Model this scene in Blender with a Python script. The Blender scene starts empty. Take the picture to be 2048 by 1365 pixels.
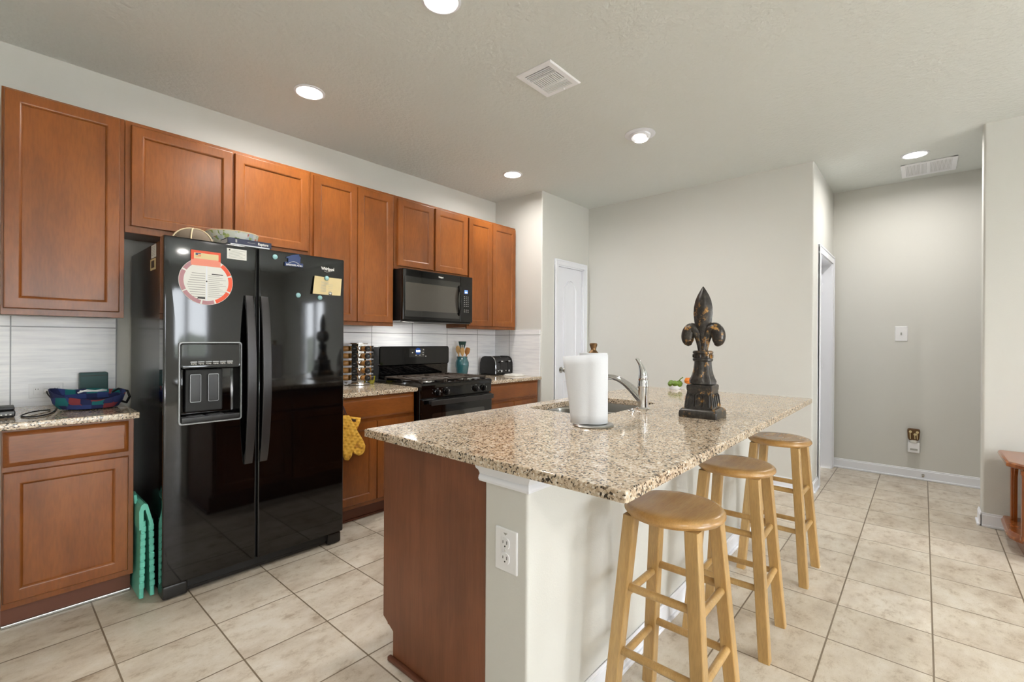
import bpy, bmesh, math, random
from mathutils import Vector, Matrix
random.seed(7)
S = bpy.context.scene
COL = S.collection
PI = math.pi

# ------------------------------------------------------------------ camera
F_PX, YAW, PITCH, ROLL = 930.75, math.radians(41.4647), math.radians(-0.0406), math.radians(0.3073)
CAM = Vector((0.0, 0.0, 1.25))
fw = Vector((math.cos(PITCH)*math.cos(YAW), math.cos(PITCH)*math.sin(YAW), math.sin(PITCH)))
rt = Vector((math.sin(YAW), -math.cos(YAW), 0.0))
up = rt.cross(fw)
r2 = math.cos(ROLL)*rt + math.sin(ROLL)*up
u2 = -math.sin(ROLL)*rt + math.cos(ROLL)*up
cd = bpy.data.cameras.new('camera'); cam = bpy.data.objects.new('camera', cd); COL.objects.link(cam)
cd.sensor_width = 36.0; cd.lens = F_PX/2048*36.0; cd.clip_start = 0.02
cam.matrix_world = Matrix(((r2.x, u2.x, -fw.x, CAM.x), (r2.y, u2.y, -fw.y, CAM.y), (r2.z, u2.z, -fw.z, CAM.z), (0, 0, 0, 1)))
S.camera = cam

# ------------------------------------------------------------------ light and exposure
SKY = 8.6
W = bpy.data.worlds.new('sky'); S.world = W; W.use_nodes = True
bg = W.node_tree.nodes['Background']; bg.inputs['Color'].default_value = (0.90, 0.95, 1.0, 1); bg.inputs['Strength'].default_value = SKY
S.view_settings.view_transform = 'Standard'; S.view_settings.look = 'None'
S.view_settings.gamma = 1.0; S.view_settings.use_curve_mapping = False
S.view_settings.exposure = 1.18
CAN_W = 5.7          # watts of each recessed light

# the sun stands behind the house: it lights the patio outside, which throws light up onto the ceiling
sl = bpy.data.lights.new('sun', 'SUN'); sl.energy = 165.0; sl.angle = 0.01; sl.color = (1.0, 0.99, 0.97)
so_ = bpy.data.objects.new('sun', sl); COL.objects.link(so_)
so_.rotation_euler = Vector((0.22, -0.60, -0.75)).to_track_quat('-Z', 'Y').to_euler()
# the window openings of the room: (wall, a0, a1, z0, z1)
WIN_BACK = [(-0.15, 1.75, 0.05, 2.10), (2.25, 3.05, 0.85, 2.30)]  # first is an unseen sliding-door opening, added for frontal fill light
WIN_RIGHT = [(-4.76, -3.77, 0.42, 2.08)]
YB = -5.6
XR = 4.52
def portal(loc, rot, sx, sy):
    l = bpy.data.lights.new('window_daylight', 'AREA'); l.shape = 'RECTANGLE'; l.size = sx; l.size_y = sy
    l.cycles.is_portal = True
    o = bpy.data.objects.new('window_daylight', l); COL.objects.link(o); o.location = loc; o.rotation_euler = rot
for a0, a1, z0, z1 in WIN_BACK:
    portal(((a0+a1)/2, YB-0.14, (z0+z1)/2), (PI/2, 0, 0), a1-a0, z1-z0)
for a0, a1, z0, z1 in WIN_RIGHT:
    portal((XR+0.16, (a0+a1)/2, (z0+z1)/2), (PI/2, 0, PI/2), a1-a0, z1-z0)

# ------------------------------------------------------------------ materials
def newmat(name):
    m = bpy.data.materials.new(name); m.use_nodes = True
    nt = m.node_tree; return m, nt, nt.nodes, nt.links, nt.nodes['Principled BSDF']
def s2l(c):
    f = lambda v: (v/255/12.92 if v/255 <= 0.04045 else ((v/255+0.055)/1.055)**2.4)
    return (f(c[0]), f(c[1]), f(c[2]), 1)
def plain(name, rgb, rough=0.5, metal=0.0, coat=0.0, spec=0.5, bump=None, srgb=True, emit=None, trans=0.0):
    m, nt, N, L, p = newmat(name)
    p.inputs['Base Color'].default_value = s2l(rgb) if srgb else (*rgb, 1)
    p.inputs['Roughness'].default_value = rough; p.inputs['Metallic'].default_value = metal
    p.inputs['Coat Weight'].default_value = coat; p.inputs['Coat Roughness'].default_value = 0.05
    p.inputs['Specular IOR Level'].default_value = spec
    if trans: p.inputs['Transmission Weight'].default_value = trans
    if emit: p.inputs['Emission Color'].default_value = s2l(emit[0]); p.inputs['Emission Strength'].default_value = emit[1]
    if bump:
        sc, st, dist = bump
        tc = N.new('ShaderNodeTexCoord'); n = N.new('ShaderNodeTexNoise'); b = N.new('ShaderNodeBump')
        n.inputs['Scale'].default_value = sc; n.inputs['Detail'].default_value = 3
        b.inputs['Strength'].default_value = st; b.inputs['Distance'].default_value = dist
        L.new(tc.outputs['Object'], n.inputs['Vector']); L.new(n.outputs['Fac'], b.inputs['Height']); L.new(b.outputs['Normal'], p.inputs['Normal'])
    return m
def ramp(N, stops, interp='LINEAR'):
    r = N.new('ShaderNodeValToRGB'); e = r.color_ramp; e.interpolation = interp
    while len(e.elements) < len(stops): e.elements.new(0.5)
    for el, (p, c) in zip(e.elements, stops): el.position = p; el.color = s2l(c)
    return r
def noise(N, L, vec, scale, detail=4, stretch=(1, 1, 1), rough=0.5):
    mp = N.new('ShaderNodeMapping'); mp.inputs['Scale'].default_value = stretch
    n = N.new('ShaderNodeTexNoise'); n.inputs['Scale'].default_value = scale; n.inputs['Detail'].default_value = detail; n.inputs['Roughness'].default_value = rough
    L.new(vec, mp.inputs['Vector']); L.new(mp.outputs['Vector'], n.inputs['Vector']); return n
def mix(N, L, fac, a, b, mode='MIX'):
    x = N.new('ShaderNodeMix'); x.data_type = 'RGBA'; x.blend_type = mode
    for v, i in ((fac, 0), (a, 6), (b, 7)):
        if hasattr(v, 'is_output'): L.new(v, x.inputs[i])
        elif isinstance(v, tuple): x.inputs[i].default_value = v
        else: x.inputs[i].default_value = v
    return x.outputs[2]
def wood(name, c1, c2, c3, stretch=(9, 9, 0.9), rough=0.35, scale=2.2, fine=0.35, coat=0.15):
    m, nt, N, L, p = newmat(name)
    tc = N.new('ShaderNodeTexCoord')
    n1 = noise(N, L, tc.outputs['Object'], scale, 5, stretch, 0.6)
    n2 = noise(N, L, tc.outputs['Object'], 3.0, 3, (1.2, 1.2, 0.7))
    st2 = tuple(v*6 for v in stretch)
    n3 = noise(N, L, tc.outputs['Object'], 4.0, 2, st2)
    r = ramp(N, [(0.3, c1), (0.52, c2), (0.75, c3)])
    L.new(n1.outputs['Fac'], r.inputs['Fac'])
    r2_ = ramp(N, [(0.35, (222, 222, 222)), (0.65, (255, 255, 255))]); L.new(n2.outputs['Fac'], r2_.inputs['Fac'])
    r3_ = ramp(N, [(0.35, (225, 225, 225)), (0.6, (255, 255, 255))]); L.new(n3.outputs['Fac'], r3_.inputs['Fac'])
    c = mix(N, L, 1.0, r.outputs['Color'], r2_.outputs['Color'], 'MULTIPLY')
    c = mix(N, L, fine, c, mix(N, L, 1.0, c, r3_.outputs['Color'], 'MULTIPLY'))
    L.new(c, p.inputs['Base Color']); p.inputs['Roughness'].default_value = rough; p.inputs['Specular IOR Level'].default_value = 0.45
    p.inputs['Coat Weight'].default_value = coat; p.inputs['Coat Roughness'].default_value = 0.25
    return m
def wallmat(name, rgb, scale=170, st=0.12, dist=0.004, rough=0.75):
    m, nt, N, L, p = newmat(name)
    p.inputs['Base Color'].default_value = s2l(rgb); p.inputs['Roughness'].default_value = rough; p.inputs['Specular IOR Level'].default_value = 0.25
    g = N.new('ShaderNodeNewGeometry'); n = N.new('ShaderNodeTexNoise'); n.inputs['Scale'].default_value = scale; n.inputs['Detail'].default_value = 2
    b = N.new('ShaderNodeBump'); b.inputs['Strength'].default_value = st; b.inputs['Distance'].default_value = dist
    L.new(g.outputs['Position'], n.inputs['Vector']); L.new(n.outputs['Fac'], b.inputs['Height']); L.new(b.outputs['Normal'], p.inputs['Normal'])
    return m
def floor_mat():
    m, nt, N, L, p = newmat('floor_tiles')
    g = N.new('ShaderNodeNewGeometry')
    mp = N.new('ShaderNodeMapping'); mp.inputs['Location'].default_value = (-0.335+0.3367*12, -0.300+0.3355*24, 0)
    L.new(g.outputs['Position'], mp.inputs['Vector'])
    br = N.new('ShaderNodeTexBrick'); br.offset = 0.0; br.squash = 1.0
    br.inputs['Scale'].default_value = 1.0; br.inputs['Brick Width'].default_value = 0.3367; br.inputs['Row Height'].default_value = 0.3355
    br.inputs['Mortar Size'].default_value = 0.0032; br.inputs['Mortar Smooth'].default_value = 0.15; br.inputs['Bias'].default_value = 0.0
    br.inputs['Color1'].default_value = (0, 0, 0, 1); br.inputs['Color2'].default_value = (1, 1, 1, 1)
    L.new(mp.outputs['Vector'], br.inputs['Vector'])
    # every tile has its own cloud pattern
    wn = N.new('ShaderNodeVectorMath'); wn.operation = 'SCALE'; L.new(br.outputs['Color'], wn.inputs[0]); wn.inputs['Scale'].default_value = 37.0
    ad = N.new('ShaderNodeVectorMath'); ad.operation = 'ADD'; L.new(g.outputs['Position'], ad.inputs[0]); L.new(wn.outputs['Vector'], ad.inputs[1])
    n1 = noise(N, L, ad.outputs['Vector'], 5.0, 6, (0.9, 1.35, 1), 0.62)
    n2 = noise(N, L, ad.outputs['Vector'], 14.0, 6, (0.9, 1.3, 1), 0.75)
    n3 = noise(N, L, g.outputs['Position'], 160.0, 2, (0.7, 1.6, 1), 0.5)
    r1 = ramp(N, [(0.28, (192, 179, 163)), (0.42, (216, 207, 195)), (0.56, (227, 220, 209)), (0.75, (233, 229, 222))]); L.new(n1.outputs['Fac'], r1.inputs['Fac'])
    r2_ = ramp(N, [(0.30, (190, 174, 154)), (0.46, (242, 238, 230)), (0.7, (255, 255, 255))]); L.new(n2.outputs['Fac'], r2_.inputs['Fac'])
    r3_ = ramp(N, [(0.27, (190, 172, 150)), (0.38, (255, 255, 255))]); L.new(n3.outputs['Fac'], r3_.inputs['Fac'])
    c = mix(N, L, 0.8, r1.outputs['Color'], r2_.outputs['Color'], 'MULTIPLY')
    c = mix(N, L, 0.45, c, r3_.outputs['Color'], 'MULTIPLY')
    t = ramp(N, [(0.0, (238, 236, 232)), (1.0, (255, 255, 255))]); L.new(br.outputs['Color'], t.inputs['Fac'])
    c = mix(N, L, 1.0, c, t.outputs['Color'], 'MULTIPLY')
    c = mix(N, L, br.outputs['Fac'], c, s2l((128, 114, 95)))
    L.new(c, p.inputs['Base Color']); p.inputs['Roughness'].default_value = 0.36; p.inputs['Specular IOR Level'].default_value = 0.4
    inv = N.new('ShaderNodeMath'); inv.operation = 'SUBTRACT'; inv.inputs[0].default_value = 1.0; L.new(br.outputs['Fac'], inv.inputs[1])
    b = N.new('ShaderNodeBump'); b.inputs['Strength'].default_value = 0.6; b.inputs['Distance'].default_value = 0.002
    L.new(inv.outputs['Value'], b.inputs['Height']); L.new(b.outputs['Normal'], p.inputs['Normal'])
    return m
def splash_mat(name, axis, off):
    m, nt, N, L, p = newmat(name)
    g = N.new('ShaderNodeNewGeometry'); sp = N.new('ShaderNodeSeparateXYZ'); cb = N.new('ShaderNodeCombineXYZ')
    L.new(g.outputs['Position'], sp.inputs[0]); L.new(sp.outputs[axis], cb.inputs['X']); L.new(sp.outputs['Z'], cb.inputs['Y'])
    mp = N.new('ShaderNodeMapping'); mp.inputs['Location'].default_value = (off, -0.890, 0); L.new(cb.outputs['Vector'], mp.inputs['Vector'])
    br = N.new('ShaderNodeTexBrick'); br.offset = 0.0; br.inputs['Scale'].default_value = 1.0
    br.inputs['Brick Width'].default_value = 0.4148; br.inputs['Row Height'].default_value = 0.42; br.inputs['Mortar Size'].default_value = 0.0028
    br.inputs['Mortar Smooth'].default_value = 0.1; br.inputs['Color1'].default_value = (0, 0, 0, 1); br.inputs['Color2'].default_value = (1, 1, 1, 1)
    L.new(mp.outputs['Vector'], br.inputs['Vector'])
    n1 = noise(N, L, cb.outputs['Vector'], 4.0, 6, (0.8, 14, 1), 0.65)
    r1 = ramp(N, [(0.25, (216, 217, 222)), (0.45, (238, 239, 243)), (0.6, (248, 249, 251))]); L.new(n1.outputs['Fac'], r1.inputs['Fac'])
    c = mix(N, L, br.outputs['Fac'], r1.outputs['Color'], s2l((128, 130, 134)))
    L.new(c, p.inputs['Base Color']); p.inputs['Roughness'].default_value = 0.3
    return m
def granite_mat(name, warm=1.0):
    m, nt, N, L, p = newmat(name)
    tc = N.new('ShaderNodeTexCoord')
    dn = noise(N, L, tc.outputs['Object'], 60, 2)
    wv = N.new('ShaderNodeVectorMath'); wv.operation = 'SCALE'; wv.inputs['Scale'].default_value = 0.012; L.new(dn.outputs['Color'], wv.inputs[0])
    ad = N.new('ShaderNodeVectorMath'); ad.operation = 'ADD'; L.new(tc.outputs['Object'], ad.inputs[0]); L.new(wv.outputs['Vector'], ad.inputs[1])
    v = N.new('ShaderNodeTexVoronoi'); v.inputs['Scale'].default_value = 185; L.new(ad.outputs['Vector'], v.inputs['Vector'])
    sp = N.new('ShaderNodeSeparateColor'); L.new(v.outputs['Color'], sp.inputs[0])
    big = noise(N, L, tc.outputs['Object'], 22, 3)
    ma = N.new('ShaderNodeMath'); ma.operation = 'MULTIPLY_ADD'; ma.inputs[1].default_value = 0.55; ma.inputs[2].default_value = -0.275
    L.new(big.outputs['Fac'], ma.inputs[0])
    su = N.new('ShaderNodeMath'); su.operation = 'ADD'; L.new(sp.outputs[0], su.inputs[0]); L.new(ma.outputs[0], su.inputs[1])
    r = ramp(N, [(0.0, (64, 56, 48)), (0.09, (122, 106, 88)), (0.18, (178, 157, 132)), (0.40, (202, 183, 158)), (0.6, (212, 196, 174)), (0.8, (192, 177, 156)), (0.92, (226, 218, 205))], 'CONSTANT')
    L.new(su.outputs[0], r.inputs['Fac'])
    L.new(r.outputs['Color'], p.inputs['Base Color']); p.inputs['Roughness'].default_value = 0.09; p.inputs['Specular IOR Level'].default_value = 0.55
    return m
def gilt_mat():
    m, nt, N, L, p = newmat('aged_bronze')
    tc = N.new('ShaderNodeTexCoord')
    n = noise(N, L, tc.outputs['Object'], 55, 6, (1, 1, 1), 0.75); n2 = noise(N, L, tc.outputs['Object'], 16, 2)
    r = ramp(N, [(0.3, (40, 35, 31)), (0.5, (54, 51, 49)), (0.62, (72, 68, 62))]); L.new(n.outputs['Fac'], r.inputs['Fac'])
    mu = N.new('ShaderNodeMath'); mu.operation = 'MULTIPLY'; L.new(n.outputs['Fac'], mu.inputs[0]); L.new(n2.outputs['Fac'], mu.inputs[1])
    g = ramp(N, [(0.30, (0, 0, 0)), (0.37, (255, 255, 255))]); L.new(mu.outputs[0], g.inputs['Fac'])
    c = mix(N, L, g.outputs['Color'], r.outputs['Color'], s2l((176, 130, 66)))
    L.new(c, p.inputs['Base Color']); p.inputs['Roughness'].default_value = 0.28; p.inputs['Metallic'].default_value = 0.25
    return m
def plaid_mat():
    m, nt, N, L, p = newmat('plaid_fabric')
    tc = N.new('ShaderNodeTexCoord'); ch = N.new('ShaderNodeTexVoronoi'); ch.inputs['Scale'].default_value = 24; ch.distance = 'CHEBYCHEV'
    ch.inputs['Randomness'].default_value = 0.25
    L.new(tc.outputs['Object'], ch.inputs['Vector']); sp = N.new('ShaderNodeSeparateColor'); L.new(ch.outputs['Color'], sp.inputs[0])
    r = ramp(N, [(0, (34, 42, 86)), (0.40, (48, 64, 122)), (0.60, (20, 108, 112)), (0.78, (132, 52, 58)), (0.92, (40, 50, 100))], 'CONSTANT'); L.new(sp.outputs[0], r.inputs['Fac'])
    L.new(r.outputs['Color'], p.inputs['Base Color']); p.inputs['Roughness'].default_value = 0.9
    return m
def flower_mat():
    m, nt, N, L, p = newmat('painted_flowers')
    tc = N.new('ShaderNodeTexCoord'); dn = noise(N, L, tc.outputs['Object'], 40, 3)
    wv = N.new('ShaderNodeVectorMath'); wv.operation = 'SCALE'; wv.inputs['Scale'].default_value = 0.03; L.new(dn.outputs['Color'], wv.inputs[0])
    ad = N.new('ShaderNodeVectorMath'); ad.operation = 'ADD'; L.new(tc.outputs['Object'], ad.inputs[0]); L.new(wv.outputs['Vector'], ad.inputs[1])
    v = N.new('ShaderNodeTexVoronoi'); v.inputs['Scale'].default_value = 42; L.new(ad.outputs['Vector'], v.inputs['Vector'])
    sp = N.new('ShaderNodeSeparateColor'); L.new(v.outputs['Color'], sp.inputs[0])
    r = ramp(N, [(0, (200, 204, 190)), (0.22, (138, 158, 92)), (0.42, (206, 208, 202)), (0.62, (96, 122, 164)), (0.74, (176, 188, 194)), (0.88, (178, 104, 98)), (0.94, (168, 178, 110))], 'CONSTANT')
    L.new(sp.outputs[1], r.inputs['Fac']); L.new(r.outputs['Color'], p.inputs['Base Color']); p.inputs['Roughness'].default_value = 0.4
    return m
def quilt_mat():
    m, nt, N, L, p = newmat('quilted_yellow')
    tc = N.new('ShaderNodeTexCoord'); n = noise(N, L, tc.outputs['Object'], 30, 3)
    r = ramp(N, [(0.28, (176, 120, 40)), (0.42, (226, 172, 62)), (0.7, (238, 190, 82))]); L.new(n.outputs['Fac'], r.inputs['Fac'])
    mp = N.new('ShaderNodeMapping'); mp.inputs['Rotation'].default_value = (0, 0.5, 0); L.new(tc.outputs['Object'], mp.inputs['Vector'])
    w = N.new('ShaderNodeTexWave'); w.bands_direction = 'Z'; w.inputs['Scale'].default_value = 12; w.inputs['Distortion'].default_value = 0.5
    w2 = N.new('ShaderNodeTexWave'); w2.bands_direction = 'X'; w2.inputs['Scale'].default_value = 12; w2.inputs['Distortion'].default_value = 0.5
    L.new(mp.outputs['Vector'], w.inputs['Vector']); L.new(mp.outputs['Vector'], w2.inputs['Vector'])
    a = N.new('ShaderNodeMath'); a.operation = 'MULTIPLY'; L.new(w.outputs['Fac'], a.inputs[0]); L.new(w2.outputs['Fac'], a.inputs[1])
    b = N.new('ShaderNodeBump'); b.inputs['Strength'].default_value = 0.8; b.inputs['Distance'].default_value = 0.006
    L.new(a.outputs[0], b.inputs['Height']); L.new(b.outputs['Normal'], p.inputs['Normal'])
    L.new(r.outputs['Color'], p.inputs['Base Color']); p.inputs['Roughness'].default_value = 0.9
    return m
def glass_mat():
    m, nt, N, L, p = newmat('window_glass')
    tr = N.new('ShaderNodeBsdfTransparent'); gl = N.new('ShaderNodeBsdfGlossy'); gl.inputs['Roughness'].default_value = 0.0
    mx = N.new('ShaderNodeMixShader'); mx.inputs[0].default_value = 0.05
    L.new(tr.outputs[0], mx.inputs[1]); L.new(gl.outputs[0], mx.inputs[2])
    L.new(mx.outputs[0], N['Material Output'].inputs['Surface']); return m

M = {}
M['wall'] = wallmat('wall_paint', (213, 213, 208))
M['ceil'] = wallmat('ceiling_paint', (220, 224, 221), 42, 0.7, 0.008)
M['floor'] = floor_mat()
M['trim'] = plain('white_trim', (236, 239, 246), 0.4)
M['vent'] = plain('white_vent_enamel', (246, 248, 253), 0.4)
M['door'] = plain('white_door_paint', (234, 237, 245), 0.42)
M['cab'] = wood('cherry_stained_maple', (128, 70, 26), (142, 81, 32), (153, 90, 39), (5, 5, 0.8), 0.29, 1.6, 0.5, 0.0)
M['cabh'] = wood('cherry_stained_maple_across', (128, 70, 26), (142, 81, 32), (153, 90, 39), (0.8, 5, 5), 0.29, 1.6, 0.5, 0.0)
M['panel'] = wood('cherry_veneer_panel', (128, 76, 48), (136, 82, 53), (142, 88, 58), (10, 10, 0.5), 0.42, 2.0, 0.5, 0.05)
M['toe'] = plain('dark_toe_kick', (104, 60, 40), 0.5)
M['granite'] = granite_mat('speckled_granite')
M['splashx'] = splash_mat('backsplash_tile', 'X', -0.085+0.4148*10)
M['splashy'] = splash_mat('backsplash_tile_side', 'Y', -3.28+0.4148*10)
M['black'] = plain('gloss_black_enamel', (5, 5, 6), 0.05, 0, 0.25, 0.42)
M['blackside'] = plain('textured_black_side', (16, 15, 15), 0.22, 0, 0.0, 0.5, (400, 0.06, 0.001))
M['blacksat'] = plain('satin_black', (24, 23, 23), 0.3)
M['grey'] = plain('dark_grey_handle', (66, 65, 66), 0.28, 0.6)
M['iron'] = plain('cast_iron', (66, 57, 50), 0.45)
M['matte'] = plain('matte_black', (14, 14, 14), 0.6)
M['glassdark'] = plain('dark_oven_glass', (20, 19, 18), 0.03, 0, 0.9, 0.8)
M['mwglass'] = plain('microwave_window', (70, 66, 60), 0.06, 0, 0.8, 0.8)
M['outline'] = plain('grey_edge', (150, 152, 154), 0.35, 0.3)
M['chrome'] = plain('chrome', (225, 226, 228), 0.07, 1.0)
M['steel'] = plain('brushed_steel', (190, 190, 188), 0.28, 1.0)
M['nickel'] = plain('satin_nickel', (176, 174, 168), 0.25, 1.0)
M['bronze'] = plain('antique_brass_finial', (120, 92, 62), 0.3, 0.8)
M['white'] = plain('white_plastic', (238, 239, 242), 0.35)
M['dot'] = plain('print_white', (225, 225, 222), 0.5)
M['ink'] = plain('print_grey', (168, 168, 164), 0.7)
M['slot'] = plain('dark_slot', (40, 38, 36), 0.6)
M['paper'] = plain('white_paper', (224, 227, 232), 0.85, 0, 0, 0.2, (260, 0.25, 0.002))
M['card'] = plain('white_card', (222, 222, 216), 0.6)
M['note'] = plain('cream_note', (216, 198, 150), 0.7)
M['red'] = plain('red_orange_print', (222, 82, 48), 0.5)
M['mauve'] = plain('pink_grey_print', (176, 128, 134), 0.5)
M['palered'] = plain('pale_red_print', (226, 138, 116), 0.5)
M['blue'] = plain('navy_blue_magnet', (34, 56, 104), 0.4)
M['aqua'] = plain('aqua_glass', (150, 196, 200), 0.1, 0, 0.6)
M['teal'] = plain('mint_teal_plastic', (112, 206, 184), 0.35)
M['tealdark'] = plain('dark_teal', (22, 72, 72), 0.5)
M['crock'] = plain('teal_glazed_ceramic', (44, 98, 106), 0.12, 0, 0.7)
M['spat'] = plain('dark_green_silicone', (20, 62, 56), 0.5)
M['spoon'] = wood('pale_spoon_wood', (212, 166, 102), (224, 180, 118), (232, 192, 134), (8, 8, 1), 0.6)
M['spoon2'] = wood('amber_spoon_wood', (164, 104, 42), (182, 120, 54), (196, 134, 66), (8, 8, 1), 0.6)
M['stool'] = wood('honey_stool_wood', (192, 152, 92), (207, 167, 106), (218, 182, 124), (16, 16, 0.8), 0.32, 1.8, 0.6, 0.3)
M['stoolseat'] = wood('honey_seat_wood', (176, 130, 70), (194, 148, 86), (206, 162, 100), (1.0, 12, 12), 0.26, 1.8, 0.5, 0.5)
M['oak'] = wood('glossy_oak', (128, 66, 22), (156, 86, 34), (178, 106, 48), (26, 26, 1.4), 0.22, 2.0, 0.6, 0.5)
M['gilt'] = gilt_mat()
M['plaid'] = plaid_mat()
M['flower'] = flower_mat()
M['quilt'] = quilt_mat()
M['cream'] = plain('cream_binding', (214, 196, 160), 0.7)
M['mesh'] = plain('brown_mesh_cloth', (120, 106, 90), 0.9, bump=(500, 0.6, 0.002))
M['navybook'] = plain('navy_book_cover', (40, 46, 74), 0.45)
M['cable'] = plain('black_rubber', (18, 18, 20), 0.45)
M['strap'] = plain('dark_brown_loop', (52, 24, 16), 0.7)
M['amber'] = plain('amber_spice_glass', (172, 124, 62), 0.12, 0, 0.6)
M['yellowglass'] = plain('yellow_glass', (196, 190, 60), 0.1, 0, 0.5, trans=0.5)
M['wicker'] = plain('brown_wicker', (96, 66, 30), 0.5, bump=(160, 1.0, 0.004))
M['leaf'] = plain('green_leaf', (98, 128, 34), 0.5)
M['orange'] = plain('orange_glass', (226, 128, 44), 0.25)
M['lamp'] = plain('lit_lens', (255, 250, 240), 0.4, emit=((255, 246, 232), 14.0))
M['lampdim'] = plain('lit_lens_dim', (255, 246, 236), 0.4, emit=((255, 240, 226), 0.75))
M['display'] = plain('blue_display', (20, 40, 90), 0.3, emit=((96, 130, 230), 1.0))
M['digits'] = plain('lit_digits', (230, 245, 255), 0.3, emit=((225, 242, 255), 2.5))
M['displaydark'] = plain('dark_blue_display', (12, 34, 66), 0.2, emit=((20, 60, 130), 0.4))
M['hood'] = plain('lit_hood_lens', (255, 250, 235), 0.4, emit=((255, 248, 235), 6.0))
M['glass'] = glass_mat()
M['grass'] = plain('lawn', (86, 108, 58), 0.9)
M['bounce_ground'] = plain('pale_bounce_ground', (200, 201, 202), 0.9)
M['hedge'] = plain('hedge_leaves', (40, 45, 40), 0.9, bump=(14, 1.0, 0.1))
M['cloth'] = plain('white_cloth', (232, 231, 226), 0.85)
M['ventdark'] = plain('vent_dark', (38, 38, 40), 0.8)

# ------------------------------------------------------------------ mesh helpers
ORG = {}
class MB:
    def __init__(s): s.bm = bmesh.new()
    def faces(s, vs, fs):
        v = [s.bm.verts.new(p) for p in vs]
        for f in fs:
            try: s.bm.faces.new([v[i] for i in f])
            except ValueError: pass
        return v
    def box(s, x0, x1, y0, y1, z0, z1, b=0.0, seg=2, vert=False, rot=None):
        t = bmesh.new()
        vs = [t.verts.new(p) for p in ((x0, y0, z0), (x1, y0, z0), (x1, y1, z0), (x0, y1, z0), (x0, y0, z1), (x1, y0, z1), (x1, y1, z1), (x0, y1, z1))]
        for f in ((0, 3, 2, 1), (4, 5, 6, 7), (0, 1, 5, 4), (1, 2, 6, 5), (2, 3, 7, 6), (3, 0, 4, 7)): t.faces.new([vs[i] for i in f])
        if b > 0:
            es = [e for e in t.edges if (not vert) or abs(e.verts[0].co.z-e.verts[1].co.z) > 1e-6]
            bmesh.ops.bevel(t, geom=es, offset=b, segments=seg, profile=0.5, affect='EDGES')
        if rot: 
            c, ax, an = rot; bmesh.ops.rotate(t, cent=c, matrix=Matrix.Rotation(an, 3, ax), verts=t.verts)
        s.merge(t)
        return s
    def merge(s, t):
        mp = {}
        for v in t.verts: mp[v] = s.bm.verts.new(v.co)
        for f in t.faces:
            try: s.bm.faces.new([mp[v] for v in f.verts])
            except ValueError: pass
        t.free()
    def loft(s, rings, cap0=True, cap1=True, closed=False):
        n = len(rings[0]); V = [[s.bm.verts.new(p) for p in r] for r in rings]
        m = len(V)
        for i in range(m if closed else m-1):
            a, b = V[i], V[(i+1) % m]
            for j in range(n):
                k = (j+1) % n
                try: s.bm.faces.new((a[j], a[k], b[k], b[j]))
                except ValueError: pass
        if not closed:
            if cap0: s.bm.faces.new(list(reversed(V[0])))
            if cap1: s.bm.faces.new(V[-1])
        return s
    def lathe(s, prof, c=(0, 0, 0), n=32, axis='z', cap=True):
        rings = []
        for r, z in prof:
            ring = []
            for k in range(n):
                a = 2*PI*k/n; u, v = r*math.cos(a), r*math.sin(a)
                ring.append((c[0]+u, c[1]+v, c[2]+z) if axis == 'z' else ((c[0]+u, c[1]+z, c[2]+v) if axis == 'y' else (c[0]+z, c[1]+u, c[2]+v)))
            rings.append(ring)
        return s.loft(rings, cap, cap)
    def tube(s, pts, r, n=10, sq=None):
        P = [Vector(p) for p in pts]; R = r if isinstance(r, (list, tuple)) else [r]*len(P)
        rings = []; prev = None
        for i, p in enumerate(P):
            t = (P[min(i+1, len(P)-1)]-P[max(i-1, 0)]).normalized()
            if prev is None:
                a = Vector((0, 0, 1)) if abs(t.z) < 0.9 else Vector((1, 0, 0)); u = t.cross(a).normalized()
            else: u = (prev-t*prev.dot(t)).normalized()
            prev = u; w = t.cross(u)
            rings.append([tuple(p+R[i]*(math.cos(2*PI*k/n)*u+math.sin(2*PI*k/n)*w*(sq or 1))) for k in range(n)])
        return s.loft(rings)
    def prism(s, poly, d0, d1, plane='xz'):
        f = {'xz': lambda u, v, d: (u, d, v), 'yz': lambda u, v, d: (d, u, v), 'xy': lambda u, v, d: (u, v, d)}[plane]
        return s.loft([[f(u, v, d0) for u, v in poly], [f(u, v, d1) for u, v in poly]])
    def rings(s, rr, plane='xz', r=0.0, n=1):
        """concentric rectangles (u0,u1,v0,v1,depth[,radius])"""
        f = {'xz': lambda u, v, d: (u, d, v), 'yz': lambda u, v, d: (d, u, v), 'xy': lambda u, v, d: (u, v, d)}[plane]
        out = []
        for q in rr:
            u0, u1, v0, v1, d = q[:5]; rad = q[5] if len(q) > 5 else r
            out.append([f(u, v, d) for u, v in rrect(u0, u1, v0, v1, rad, n)])
        return s.loft(out)
    def xform(s, mat):
        bmesh.ops.transform(s.bm, matrix=mat, verts=s.bm.verts); return s
def spline(P, n=6):
    """Catmull-Rom through points of any dimension"""
    Q = [P[0]]+list(P)+[P[-1]]; out = []
    for i in range(1, len(Q)-2):
        a, b, c, d = Q[i-1:i+3]
        for k in range(n):
            t = k/n
            out.append(tuple(0.5*(2*b[j]+(c[j]-a[j])*t+(2*a[j]-5*b[j]+4*c[j]-d[j])*t*t+(3*b[j]-a[j]-3*c[j]+d[j])*t**3) for j in range(len(b))))
    out.append(tuple(P[-1])); return out
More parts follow.
